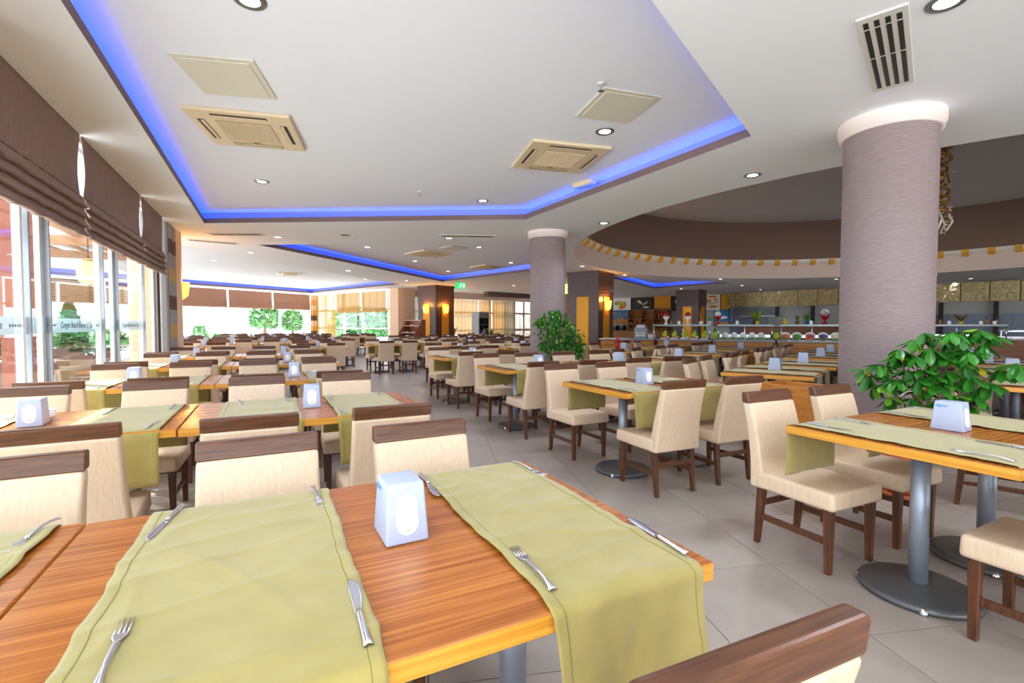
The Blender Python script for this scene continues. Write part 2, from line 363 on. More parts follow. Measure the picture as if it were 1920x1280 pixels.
def sconce(x, y, z, nx, ny, label, g=None):
    t = thing('wall_sconce', label, 'sconce', (x, y, z), math.atan2(ny, nx) - PI / 2 + PI, g)
    sh = MB().lathe([(.06, -.16), (.13, -.1), (.15, .05), (.16, .17), (.15, .17), (.135, .05), (.05, -.14)], 18, (0, -.0, 0), 0, False, PI, 2 * PI)
    fill(t, [('shade', sh.mesh('shade', 'sconce_glow', True)), ('backplate', MB().box((0, .008, -.02), (.14, .016, .3)).mesh('backplate', 'bead_gold', bevel=.004)),
             ('finial', MB().ball((0, -.04, -.2), .03).mesh('finial', 'bead_gold', True))])
    l = bpy.data.lights.new('sconce_bulb', 'POINT'); l.energy = 16; l.color = (1, .48, .10); l.shadow_soft_size = .06
    link('bulb', l, t, (0, -.13, .22))
def on_pillar(i, ax, z, label):
    n, a = PILLARS[i]; ux, uy = (math.cos(a), math.sin(a)), (-math.sin(a), math.cos(a))
    if ax == 0: p = (n[0] + ux[0] * .6 - uy[0] * .03, n[1] + ux[1] * .6 - uy[1] * .03); nn = (-uy[0], -uy[1])
    else: p = (n[0] + uy[0] * .6 - ux[0] * .03, n[1] + uy[1] * .6 - ux[1] * .03); nn = (-ux[0], -ux[1])
    sconce(p[0], p[1], z, nn[0], nn[1], label)
on_pillar(0, 1, 1.98, 'glowing orange wall sconce on the paler face of the pillar by the dish shelves')
on_pillar(0, 0, 1.98, 'glowing orange wall sconce on the darker face of the pillar by the dish shelves')
on_pillar(1, 0, 1.95, 'glowing orange wall sconce on the pillar beside the wheat poster')
on_pillar(3, 1, 1.85, 'orange wall sconce seen between the mauve column and the big brown pillar')
sconce(*U(-1.62, 11.92)[:2], 1.98, .97, .2, 'yellow lantern sconce on the salmon pier by the striped curtain')
def lantern(x, y, z, h, r, label):
    t = thing('hanging_lantern', label, 'lantern', (x, y, z))
    fill(t, [('shade', MB().lathe([(r * .6, -h / 2), (r, -h * .3), (r * 1.05, h * .3), (r * .7, h / 2)], 16).mesh('shade', 'lantern_glow', True)),
             ('cord', MB().tube([(0, 0, h / 2), (0, 0, ZS - z if z < ZS else .3)], .008, 6).mesh('cord', 'dark')),
             ('cap', MB().lathe([(r * .75, h / 2), (r * .2, h / 2 + .05)], 16).mesh('cap', 'bead_gold', True))])
lantern(2.35, 21.2, 2.85, .42, .11, 'tall yellow hanging lantern behind the round mauve column')

# ------------------------------------------------------------ window wall along the terrace
UW = -1.80
def wl(v, z, u=UW): return U(u, v, z)
win1 = thing('window_1', None, None); win1['kind'] = 'structure'
def wall_box(v0, v1, z0, z1, u0, u1): return MB().box(((u0 + u1) / 2, (v0 + v1) / 2, (z0 + z1) / 2), (abs(u1 - u0), v1 - v0, z1 - z0))
win1.rotation_euler = (0, 0, A)
WHITE = [(-3.1, -2.68), (-1.0, -.58), (1.15, 1.57), (3.24, 3.66), (5.39, 5.81), (7.4, 8.02), (9.52, 10.5)]
for a, b in WHITE:
    struct('pane', MB().add([U0 for U0 in ((UW - .005, a, .1), (UW - .005, b, .1), (UW - .005, b, ZS), (UW - .005, a, ZS))], [(0, 1, 2, 3)]).mesh('pane', 'glass'), win1)
    for e in (a, b): struct('mullion', wall_box(e - .014, e + .014, 0, ZS, UW - .03, UW + .03).mesh('mullion', 'alu'), win1)
    struct('frame', wall_box(a + .02, a + .09, 0, ZS, UW - .05, UW - .01).mesh('frame', 'frame_white'), win1); struct('frame', wall_box(b - .09, b - .02, 0, ZS, UW - .05, UW - .01).mesh('frame', 'frame_white'), win1)
for i in range(len(WHITE) - 1):
    a, b = WHITE[i][1], WHITE[i + 1][0]
    struct('pane', wall_box(a, b, .1, ZS, UW - .008, UW - .002).mesh('pane', 'glass'), win1)
    struct('sash', wall_box(b - .13, b - .09, .1, ZS, UW - .03, UW + .02).mesh('sash', 'frame_white'), win1)
    struct('threshold', wall_box(a, b, 0, .1, UW - .05, UW + .04).mesh('threshold', 'alu'), win1)
    struct('decal_band', wall_box(a - .3, b + .18, 1.205, 1.345, UW + .003, UW + .005).mesh('decal_band', 'decal_frost'), win1)
    if i in (3, 4, 5):
        mid = (a + b) / 2 - .05
        lt = struct('decal_lettering', text_mesh('Çenger Beach Resort & Spa', .088, 'decal_ink', .3, spacing=.95), win1, (UW + .008, mid, 1.278), (PI / 2, 0, PI / 2))
        for s_ in (-1, 1):
            for k in range(5):
                st_ = MB(); r_ = .021; pts = [(math.cos(PI / 2 + q * PI / 5) * (r_ if q % 2 == 0 else r_ * .42), math.sin(PI / 2 + q * PI / 5) * (r_ if q % 2 == 0 else r_ * .42)) for q in range(10)]
                st_.add([(p[0], p[1], 0) for p in pts], [tuple(range(10))])
                struct('star', st_.mesh('star', 'decal_ink'), win1, (UW + .008, mid + s_ * (.60 + .045 * k), 1.275), (PI / 2, 0, PI / 2))
struct('wall_left', MB().box((UW - .1, 10.9, ZS / 2), (.2, .9, ZS)).mesh('wall_left', 'salmon'), None, rot=(0, 0, A))
struct('trim_3', wall_box(-6, 10.9, ZS - .05, ZS - .001, UW - .05, UW + .06).mesh('trim_3', 'soffit_white'), None, rot=(0, 0, A))

# roman blinds
def blind(v0, v1, label, bow0, bow1):
    t = thing('roman_blind', label, 'blind', U(-1.62, 0), A, 'roman blinds over the terrace windows'); dv = v1 - v0
    def top(a, b):
        z = 3.119 - b * .61; k = math.sin(PI * min(1, b * 1.02)) * .065
        v = v0 + bow0 * k + a * (dv - (bow0 + bow1) * k)
        return (.004 * math.sin(a * 60) * b + .012 * b * math.sin(a * 9 + b * 3), v, z)
    parts = [('panel', MB().grid(top, 60, 14, 0, .004).mesh('blind_panel', 'blind_brown', True))]
    for k in range(4):
        z1 = 2.515 - k * .092
        def fold(a, b, k=k, z1=z1):
            c = min(1, b / .8); o = .012 + .042 * c ** 1.5 - (max(0, b - .8) / .2) * .05; b = c
            w = .006 * math.sin(a * 34 + k * 1.7) + .004 * math.sin(a * 71 + k)
            return (o + .005 * math.sin(a * 50 + k) * b, v0 + a * dv, z1 - b * .096 + w * .8 * (b > .5))
        parts.append(('fold', MB().grid(fold, 60, 10, 0, .006).mesh('fold', 'blind_brown', True)))
        parts.append(('shade_strip', MB().box((.004, (v0 + v1) / 2, z1 + .004), (.018, dv - .01, .014)).mesh('shade_strip', 'fold_shade')))  # dark strip at each fold joint: the gap's shade put in as colour
    parts.append(('headrail', MB().box((-.06, (v0 + v1) / 2, 3.10), (.05, dv, .03)).mesh('headrail', 'frame_white')))
    return fill(t, parts)
blind(1.2, 3.66, 'brown roman blind nearest the camera end of the terrace windows', 0, 1)
blind(3.70, 6.12, 'brown roman blind over the timber terrace post, before the first gap', 1, 1)
blind(6.16, 8.57, 'brown roman blind between the two pale gaps', 1, 1)
blind(8.60, 10.13, 'narrow brown roman blind next to the grey sheer and striped curtain', 1, 0)
# curtains at the end of the window wall
def curtain(name, label, x0, x1, z0, z1, waves, amp, mats, loc, rz, blocks=None, parent=None, group=None, cat='curtain'):
    mb = MB(); nz = len(blocks) if blocks else 1; n = int(waves * 8)
    for k in range(nz):
        a, b = z0 + (z1 - z0) * k / nz, z0 + (z1 - z0) * (k + 1) / nz
        mb.grid(lambda s, t: (x0 + s * (x1 - x0), amp * math.sin(s * waves * 2 * PI) + amp * .3 * math.sin(s * waves * 4.7 + 1), a + t * (b - a)), n, 2, blocks[k] if blocks else 0)
    me = mb.mesh(name, mats, True)
    if parent: return link(name, me, parent, loc, (0, 0, rz))
    return link(name, me, None, loc, (0, 0, rz), label, cat, group)
curtain('curtain', 'grey sheer curtain between the last brown blind and the striped curtain', 0, .42, .02, 3.10, 5, .03, ['sheer_grey'], U(-1.64, 10.14), A + PI / 2)
BL = [0, 1, 2, 1, 0, 1, 2, 1, 0, 1, 2, 1]
curtain('curtain', 'striped curtain of gold, grey and brown blocks beside the salmon pier', 0, .62, .02, 3.10, 5, .035, ['patch_gold', 'patch_grey', 'patch_brown'], U(-1.62, 10.55), A + PI / 2, BL)

# ------------------------------------------------------------ far walls; local x runs along the wall, y into the room
def frame_of(p, q):
    a = math.atan2(q[1] - p[1], q[0] - p[0]); return a, math.hypot(q[0] - p[0], q[1] - p[1])
def glazed(name, p, q, z0, z1, posts, rails, m='frame_white', pw=.09):
    a, L = frame_of(p, q); w = thing(name, None, None, (*p, 0), a); w['kind'] = 'structure'
    for x in posts: struct('mullion', MB().box((x, 0, (z0 + z1) / 2), (pw, .1, z1 - z0)).mesh('mullion', m), w)
    for z in rails: struct('rail', MB().box((L / 2, 0, z), (L, .08, .09)).mesh('rail', m), w)
    xs = sorted(posts)
    for i in range(len(xs) - 1): struct('pane', MB().box(((xs[i] + xs[i + 1]) / 2, 0, (z0 + z1) / 2), (xs[i + 1] - xs[i] - pw, .012, z1 - z0)).mesh('pane', 'glass_thin'), w)
    return w, a, L
def wall(name, p, q, z0, z1, m, th=.15):
    a, L = frame_of(p, q)
    return struct(name, MB().box((L / 2, -th / 2, (z0 + z1) / 2), (L, th, z1 - z0)).mesh(name, m), None, (*p, 0), (0, 0, a))
P1, P2_, P3, P4, P5, P6 = (-20.2, 12.7), (-11.75, 29.2), (-6.24, 24.8), (-5.3, 25.8), (5.6, 35.6), (26, 15.2)
w2, a2, L2 = glazed('window_2', P1, P2_, .35, 3.12, [0, 2.6, 5.2, 7.8, 10.4, 12.2, 14.1, 16.0, 17.6, 18.4], [.4, 2.2])
for i, (x0, x1) in enumerate([(7.9, 10.35), (10.45, 12.9), (13.0, 15.4), (15.5, 17.9), (5.3, 7.8)]):
    t = thing('roman_blind', ['copper-lit roman blind nearest the salmon pier on the far window', 'second lit roman blind from the salmon pier on the far window', 'third lit roman blind from the salmon pier on the far window', 'lit roman blind next to the orange striped curtain', 'lit roman blind of the far window hidden by the salmon pier'][i], 'blind', (*P1, 0), a2, 'roman blinds of the far window')
    pts = [('panel', MB().grid(lambda a, b: (x0 + a * (x1 - x0), -.14, 3.05 - b * .5), 2, 2, 0, .01).mesh('blind_panel', 'blind_copper'))]
    for k in range(4): pts.append(('fold', MB().grid(lambda a, b, k=k: (x0 + a * (x1 - x0), -.15 - .03 * math.sin(PI * b), 2.56 - k * .1 - b * .11), 2, 4, 0, .006).mesh('fold', 'blind_copper', True)))
    fill(t, pts)
curtain('curtain', 'orange, peach and brown block curtain in the far corner', 17.95, 18.5, .02, 3.05, 4, .05, ['patch_orange', 'patch_peach', 'patch_brown'], (P1[0] + .16 * math.sin(a2), P1[1] - .16 * math.cos(a2), 0), a2, [0, 1, 2, 0, 1, 2, 0, 1, 0, 1])
w3, a3, L3 = glazed('window_3', P2_, P3, .1, 3.12, [.05, 1.0, 2.9, 4.7, 6.95], [.15, 1.1, 2.1])
nrm = (math.sin(a3), -math.cos(a3))
for k, (x0, x1, z0) in enumerate([(.15, 2.2, .05), (2.3, 4.6, 1.95), (4.8, 6.9, 1.95)]):
    curtain('curtain', ['long gold string curtain beside the far corner of the room', 'short gold curtain on the middle pane near the far corner', 'short gold curtain on the pane next to the salmon wall end'][k], x0, x1, z0, 3.05, 14, .03, ['string_curtain' if k == 0 else 'curtain_gold'], (P2_[0] + .12 * nrm[0], P2_[1] + .12 * nrm[1], 0), a3, group='gold curtains of the corner window')
struct('wall_far', MB().prism([(-6.24, 24.8), (-5.66, 24.1), (-4.95, 24.75), (-5.3, 25.8)], 0, ZS).mesh('wall_far', 'salmon'))
w4, a4, L4 = glazed('window_4', P4, P5, .0, 2.75, [.0, .9, 2.0, 5.3, 7.3, 8.1, 9.9, 12.4, 14.6], [2.0, .95], 'lip_grey', .12)
a_, L_ = frame_of(P4, P5)
wall('wall_back', P4, P5, 2.75, ZS + .3, 'drum_pink')
ng = (math.sin(a4), -math.cos(a4))
def gl(x, d, z): return (P4[0] + x * math.cos(a4) + d * ng[0], P4[1] + x * math.sin(a4) + d * ng[1], z)
for k, (x0, x1, m, lab) in enumerate([(.0, 1.0, 'curtain_brown', 'dark brown shutter-like curtain beside the salmon wall end'), (1.9, 4.3, 'curtain_gold', 'gold curtain behind the pillar with two sconces'), (4.35, 5.2, 'curtain_gold', 'gold curtain next to the window post behind the fridge'),
                                      (5.4, 6.3, 'curtain_gold', 'gold curtain between the window post and the olive curtain'), (6.3, 7.2, 'curtain_brown', 'olive brown curtain beside the scrolled iron window'), (9.95, 13.5, 'curtain_brown', 'olive brown curtain partly behind the far round column')]):
    curtain('curtain', lab, x0, x1, .02, 2.74, max(4, int((x1 - x0) * 4)), .05, [m], gl(0, .14, 0), a4)
# wrought-iron scroll screen
t = thing('iron_screen', 'black wrought-iron scroll screen in the back window', 'screen', gl(8.0, -.2, 0), a4)
def scroll(cx, cz, r, s, turns=1.5):
    return [(cx + s * r * (1 - k / 26) * math.cos(k / 26 * turns * 2 * PI), 0, cz + r * (1 - k / 26) * math.sin(k / 26 * turns * 2 * PI)) for k in range(24)]
for cx, cz, r, s in ((.35, 1.9, .28, 1), (1.5, 1.9, .28, -1), (.35, .95, .26, 1), (1.5, .95, .26, -1), (.93, 1.6, .17, 1), (.7, .5, .22, -1), (1.2, .5, .22, 1), (.93, 2.4, .22, -1)):
    link('scroll', MB().tube(scroll(cx, cz, r, s), .014, 5).mesh('scroll', 'grille_iron', True), t)
for x in (.0, .93, 1.85): link('bar', MB().tube([(x, 0, .05), (x, 0, 2.7)], .016, 6).mesh('bar', 'grille_iron'), t)
struct('wall_outside', MB().box((0, 0, 1.6), (9, .2, 3.2)).mesh('wall_outside', 'stone_pink'), None, gl(11.0, -2.2, 0), (0, 0, a4))
wall('wall_buffet', P6, P5, 0, ZS + .25, 'kitchen_wall'); wall('wall_right', (26, -7), P6, 0, ZS, 'drum_pink')
struct('beam', MB().box((0, 0, 2.99), (9.5, .4, .26)).mesh('beam', 'lip_brown'), None, gl(8.4, 1.7, 0), (0, 0, a4))
# ------------------------------------------------------------ ceiling fittings
def cassette(x, y, z, rz, label, s=.95):
    t = thing('air_conditioner', label, 'air conditioner', (x, y, z), rz, 'ceiling cassettes')
    h = s / 2
    parts = [('fascia', MB().box((0, 0, -.018), (s, s, .036), taper=(1, 1)).mesh('fascia', 'ac_beige', bevel=.012))]
    g = MB().box((0, 0, -.038), (.50, .50, .004))
    gp = link('grille', g.mesh('grille', 'ac_grille'), t)
    slat = MB().box((0, 0, -.044), (.50, .007, .008)).mesh('slat', 'ac_beige')
    for k in range(17): link('slat', slat, gp, (0, -.24 + k * .03, 0))
    rib = MB().box((0, 0, -.043), (.006, .5, .006)).mesh('rib', 'ac_beige')
    for k in range(9): link('rib', rib, gp, (-.24 + k * .06, 0, 0))
    gap = MB().box((0, 0, -.037), (.50, .062, .005)).mesh('air_slot', 'black'); fl = MB().box((0, 0, -.041), (.49, .03, .006)).mesh('flap', 'ac_beige', bevel=.002, bseg=1)
    for k in range(4):
        a = k * PI / 2; d = h - .10
        o = link('air_slot', gap, t, (d * math.sin(a), -d * math.cos(a), 0), (0, 0, a)); link('flap', fl, o, (0, .012, 0))
    parts.append(('badge', MB().box((0, h - .165, -.038), (.07, .018, .004)).mesh('badge', 'ac_grille')))
    return fill(t, parts)
cassette(-2.76, 5.16, ZU, R(14), 'beige ceiling cassette beside the blue cove edge by the windows')
cassette(.57, 5.99, ZU, R(15), 'beige ceiling cassette near the pointed cove corner and emergency light')
cassette(-2.4, 14.0, ZU, R(45), 'beige ceiling cassette beside a hatch in the second cove', 1.0)
cassette(-.85, 17.2, ZU, R(40), 'beige ceiling cassette at the far tip of the second cove', .95)
cassette(-8.9, 19.5, ZU, R(30), 'beige ceiling cassette in the bright far corner cove', .95)
def hatch(x, y, rz, sx, sy, label):
    t = thing('ceiling_hatch', label, 'hatch', (x, y, ZU), rz, 'ceiling hatches')
    fill(t, [('frame', MB().box((0, 0, -.006), (sx, sy, .012)).mesh('frame', 'hatch_white', bevel=.003, bseg=1)),
             ('door', MB().box((0, 0, -.014), (sx - .09, sy - .09, .008)).mesh('door', 'hatch_white', bevel=.003, bseg=1))])
hatch(-2.37, 4.1, R(11), .6, .66, 'square cream ceiling hatch near the cassette by the windows')
hatch(.99, 4.63, R(17), .58, .6, 'square cream ceiling hatch beside the sprinkler and a downlight')
hatch(-1.55, 13.0, R(45), .6, .6, 'small ceiling hatch next to the second cove cassette')
def slot_vent(x, y, rz, L, w, n, label):
    t = thing('air_vent', label, 'vent', (x, y, ZS), rz, 'slot air vents')
    fill(t, [('frame', MB().box((0, 0, -.006), (L, w, .012)).mesh('frame', 'vent_white', bevel=.003, bseg=1))])
    sl = MB().box((0, 0, -.0125), (L - .12, w / n * .42, .004)).mesh('slot', 'black'); br = MB().box((0, 0, -.0145), (.008, w / n * .42, .004)).mesh('bridge', 'vent_white')
    for k in range(n):
        o = link('slot', sl, t, (0, (k + .5 - n / 2) * w / n * .86, 0))
        for q in (-.38, -.02): link('bridge', br, o, (q * L, 0, 0))
slot_vent(2.555, 3.35, R(49), 1.18, .25, 4, 'white four-slot air vent beside the round column')
slot_vent(-5.58, 9.86, R(2), 1.1, .22, 3, 'slot air vent near the salmon pier')
slot_vent(-.92, 10.05, R(5), 1.15, .18, 2, 'slot air vent between the first and second coves')
slot_vent(-6.6, 10.75, R(35), 1.0, .2, 3, 'slot air vent over the bright far tables')
ringm = MB().lathe([(.062, -.004), (.088, -.010), (.10, -.004), (.10, .002), (.062, .002)], 24, (0, 0, 0), 0, False).mesh('trim_ring', 'lamp_ring', True)
lensm = MB().lathe([(0, -.003), (.064, -.003)], 24, (0, 0, 0), 0, False).mesh('lens', 'lamp_white')
NEAR = {(491, 340): 'in the lit cove near the window-side cassette', (905, 376): 'in the lit cove by its blue far edge', (1134, 246): 'in the lit cove between the hatch and the cassette',
        (1775, 3): 'beside the four-slot vent and round column', (468, 0): 'in the lit cove nearest the camera', (1411, 328): 'between the cove tip and round well', (1132, 418): 'by the rim of the round well, nearest the cove',
        (1086, 464): 'next to the far round column collar', (1121, 497): 'over the big brown pillar', (521, 444): 'beside the slot vent near the pier', (842, 446): 'beside the slot vent between two coves', (470, 473): 'in the strip beside the bright far ceiling',
        (689, 463): 'at the near end of the second cove', (778, 489): 'in the second cove next to its cassette', (898, 463): 'in the second cove by the small hatch', (958, 492): 'in the second cove nearest the round column', (840, 508): 'in the far tip of the second cove', (653, 507): 'in the middle of the strip along the bright cove', (762, 526): 'in the strip before the pillar with two sconces', (685, 523): 'in the bright far cove', (963, 535): 'above the iron scroll window', (1197, 514): 'between the round well and third cove', (1234, 526): 'in the small third cove', (1351, 523): 'past the well rim beside the third cove tip', (1391, 535): 'past the well rim toward the gold frieze', (1426, 543): 'before the bakery end of the gold frieze', (1460, 546): 'close to the frieze over the kitchen hood', (1277, 541): 'over the pillar behind the red globes', (1325, 548): 'over the pizza poster', (1370, 551): 'at the corner of frieze and ochre panel', (1568, 523): 'at the well rim touching the mauve column outline', (1754, 514): 'past the mauve column near the well rim', (1820, 522): 'past the mauve column, midway to the frieze', (1790, 530): 'past the mauve column, close to the frieze'}
DL = [(491, 340, 1), (905, 376, 1), (1134, 246, 1), (1775, 3, 0), (468, 0, 1), (1411, 328, 0), (1132, 418, 0), (1086, 464, 0), (1121, 497, 0), (521, 444, 0), (689, 463, 1), (470, 473, 0), (778, 489, 1), (842, 446, 0),
      (898, 463, 1), (958, 492, 1), (840, 508, 1), (653, 507, 0), (762, 526, 0), (685, 523, 1), (963, 535, 0), (1197, 514, 0), (1234, 526, 0), (1351, 523, 0), (1391, 535, 0), (1426, 543, 0), (1460, 546, 0), (1277, 541, 0),
      (1325, 548, 0), (1370, 551, 0), (1568, 523, 0), (1754, 514, 0), (1820, 522, 0), (1790, 530, 0)]
ADDED_DL = [(-.9, .6, 1), (1.9, -.6, 0), (4.6, .8, 0), (5.4, 2.4, 0), (3.0, -2.5, 0), (6.8, -1.2, 0), (-9.5, 15.5, 1), (-12.0, 20.5, 1), (14.5, 3.0, 0), (18.2, 8.0, 0)]  # added unseen downlights, kept for the light they give
k = 0
for i, p in enumerate(DL + ADDED_DL):
    if i < len(DL):
        x, y, _ = at(p[0], p[1], ZU if p[2] else ZS); g = NEAR.get(p[:2])
    else: x, y, g = p[0], p[1], 'added unseen for fill light'
    z = ZU if p[2] else ZS
    if (x, y) != p[:2] and math.hypot(x - DC[0], y - DC[1]) < DR + .2: x, y = x - .45, y + .22
    if p[2] == 0 and any(inside(x, y, c) for c in COVES): z = ZU
    lab = 'round recessed ceiling downlight ' + g if g else 'small bright recessed downlight in the far ceiling'
    t = thing('downlight', lab, 'downlight', (x, y, z - .002), 0, 'recessed downlights')
    fill(t, [('trim_ring', ringm), ('lens', lensm)])
    l = bpy.data.lights.new('downlight_bulb', 'SPOT'); l.energy = DOWN_W; l.spot_size = R(140); l.spot_blend = .8; l.shadow_soft_size = .06; l.color = (.80, .90, 1)
    link('bulb', l, t, (0, 0, -.03))
def sprinkler(x, y, z, lab):
    t = thing('sprinkler', lab, 'sprinkler', (x, y, z), 0, 'ceiling sprinklers')
    fill(t, [('rose', MB().lathe([(.035, 0), (.03, -.012), (.012, -.016)], 16).mesh('rose', 'vent_white', True)),
             ('head', MB().tube([(0, 0, -.01), (0, 0, -.06)], .008, 8).lathe([(.0, -.062), (.024, -.062), (.026, -.066), (0, -.068)], 12).mesh('head', 'chrome'))])
sprinkler(.76, 4.20, ZU, 'white sprinkler head at the corner of the ceiling hatch')
sprinkler(-1.42, 7.54, ZU, 'small sprinkler head in the middle of the lit cove')
sprinkler(-3.20, 10.01, ZS, 'sprinkler head beside the round ceiling speaker')
t = thing('ceiling_speaker', 'flat round grey speaker set in the soffit', 'speaker', (-3.41, 9.95, ZS)); fill(t, [('rim', MB().lathe([(.11, 0), (.11, -.008), (.09, -.01)], 24, cap=False).mesh('rim', 'vent_white', True)), ('grille', MB().lathe([(0, -.008), (.09, -.008)], 24, cap=False).mesh('grille', 'ac_grille'))])
t = thing('emergency_light', 'small cream emergency light box by the blue cove edge', 'lamp', (1.04, 7.05, ZU), R(-48))
fill(t, [('housing', MB().box((0, 0, -.03), (.34, .13, .06), taper=(1, 1)).mesh('housing', 'ac_beige', bevel=.012)), ('diffuser', MB().box((0, 0, -.066), (.28, .10, .016)).mesh('diffuser', 'white_plastic', bevel=.006)), ('foot', MB().box((.1, .06, -.012), (.05, .05, .024)).mesh('foot', 'ac_grille'))])
t = thing('exit_sign', 'green lit running-man exit sign hanging from the ceiling', 'sign', (-2.16, 20.3, 2.92), R(8))
fill(t, [('case', MB().box((0, .03, 0), (.44, .08, .26)).mesh('case', 'white_plastic', bevel=.008)), ('face', MB().box((0, -.014, 0), (.40, .008, .22)).mesh('face', 'exit_green'))])
man = MB().ball((.03, -.024, .06), .022).tube([(.02, -.024, .035), (-.01, -.024, -.02)], .016, 6).tube([(-.01, -.024, -.02), (.03, -.024, -.05), (.02, -.024, -.09)], .011, 6).tube([(-.01, -.024, -.02), (-.05, -.024, -.05), (-.09, -.024, -.05)], .011, 6).tube([(.015, -.024, .03), (.06, -.024, .01)], .009, 6).tube([(.015, -.024, .03), (-.04, -.024, .02)], .009, 6)
man.box((.14, -.022, -.01), (.06, .006, .17)); link('pictogram', man.mesh('pictogram', 'exit_white'), t)
link('cable', MB().tube([(-.15, .03, .13), (-.15, .03, .42)], .006, 5).tube([(.15, .03, .13), (.15, .03, .42)], .006, 5).mesh('cable', 'alu'), t)
# chandelier in the round well
t = thing('chandelier', 'gold and crystal bead chandelier hanging behind the big mauve column', 'chandelier', (DC[0], DC[1], Z3))
parts = [('canopy', MB().lathe([(.5, 0), (.52, -.06), (.1, -.09)], 28).mesh('canopy', 'bead_gold', True)), ('rod', MB().tube([(0, 0, -.05), (0, 0, -2.0)], .02, 8).mesh('rod', 'bead_gold'))]
for k in range(3):
    pts = [((.44 + .05 * math.sin(q * .9 + k)) * math.cos(q * .42 + k * 2.1), (.44 + .05 * math.sin(q * .9 + k)) * math.sin(q * .42 + k * 2.1), -.05 - q * .035) for q in range(44)]
    parts.append(('ribbon', MB().tube(pts, .035, 6).mesh('ribbon', 'bead_gold', True)))
bd = MB(); rr = random.Random(3)
for k in range(420):
    a = rr.uniform(0, 2 * PI); z = -rr.uniform(.05, 2.0); r = .45 + .06 * math.sin(z * 7) + rr.uniform(-.04, .04); bd.ball((r * math.cos(a), r * math.sin(a), z), .014, 6)
o = bd.mesh('beads', 'crystal'); fill(t, parts); link('beads', o, t, kind='stuff')
for k in range(8): link('drop', MB().tube([(.45 * math.cos(k * PI / 4), .45 * math.sin(k * PI / 4), -1.55), (.53 * math.cos(k * PI / 4), .53 * math.sin(k * PI / 4), -1.75), (.42 * math.cos(k * PI / 4), .42 * math.sin(k * PI / 4), -1.95)], .022, 6).mesh('drop', 'crystal'), t)

# ------------------------------------------------------------ tables, chairs, runners, cutlery
TH, TL, TW = .755, 1.31, .89
def chair_parts():
    seat = MB().box((0, .02, .383), (.43, .45, .095), taper=(.985, .985)).mesh('seat', 'cream_leather', bevel=.022, bseg=3); smooth_by_angle(seat, 50)
    def back(s, t, side):
        y = -.195 - .035 * t - .055 * t * t; w = .212 - .018 * t - .006 * math.sin(PI * t)
        return y, w
    mb = MB(); n = 10; z0, z1 = .335, .815; vs = []
    for i in range(n + 1):
        t = i / n; y, w = back(0, t, 0); th = .085 - .025 * t; z = z0 + (z1 - z0) * t
        vs += [(-w, y - th * .55, z), (w, y - th * .55, z), (w, y + th * .45, z), (-w, y + th * .45, z)]
    fs = [(3, 2, 1, 0), (4 * n, 4 * n + 1, 4 * n + 2, 4 * n + 3)]
    for i in range(n):
        for k in range(4): fs.append((i * 4 + k, i * 4 + (k + 1) % 4, (i + 1) * 4 + (k + 1) % 4, (i + 1) * 4 + k))
    bk = mb.add(vs, fs).mesh('backrest', 'cream_leather', bevel=.016, bseg=3); smooth_by_angle(bk, 50)
    rail = MB().box((0, -.291, .845), (.392, .052, .062), taper=(1.0, .8), shift=(0, -.012)).mesh('top_rail', 'walnut', bevel=.010, bseg=3)
    fl = MB().box((0, 0, .168), (.030, .030, .336), taper=(1.4, 1.4)).mesh('leg', 'leg_wood', bevel=.003, bseg=1)
    rl = MB().box((0, 0, .168), (.030, .030, .336), taper=(1.4, 1.4), shift=(0, .03)).mesh('leg', 'leg_wood', bevel=.003, bseg=1)
    ss = MB().box((0, -.005, .165), (.020, .40, .034)).mesh('stretcher', 'leg_wood', bevel=.003, bseg=1)
    cs = MB().box((0, -.205, .235), (.33, .020, .034)).mesh('stretcher', 'leg_wood', bevel=.003, bseg=1)
    return [('seat', seat), ('backrest', bk), ('top_rail', rail), ('leg', fl, (-.175, .20, 0)), ('leg', fl, (.175, .20, 0)), ('leg', rl, (-.175, -.215, 0)), ('leg', rl, (.175, -.215, 0)),
            ('stretcher', ss, (-.175, 0, 0)), ('stretcher', ss, (.175, 0, 0)), ('stretcher', cs)]
CHAIR = chair_parts()
far = MB()                       # the same chair as one light mesh, for the far rows where its parts are a pixel or two
for p in CHAIR:
    me = p[1]; mi = {'cream_leather': 0, 'walnut': 1, 'leg_wood': 2}[me.materials[0].name]
    if p[0] in ('seat', 'backrest'):
        far.box((0, .02, .383), (.43, .45, .095), 0) if p[0] == 'seat' else far.box((0, -.22, .575), (.41, .075, .48), 0, shift=(0, -.085), taper=(.93, .8))
    else: far.add([tuple(v.co + Vector(p[2] if len(p) > 2 else (0, 0, 0))) for v in me.vertices], [tuple(f.vertices) for f in me.polygons], mi)
FARCHAIR = far.mesh('dining_chair', ['cream_leather', 'walnut', 'leg_wood'])
NCH = [0]
def chair(x, y, rz, label, group, simple=False):
    NCH[0] += 1
    if simple: return link('dining_chair', FARCHAIR, None, (x, y, 0), (0, 0, rz), label, 'chair', group)
    return fill(thing('dining_chair', label, 'chair', (x, y, 0), rz, group), CHAIR)
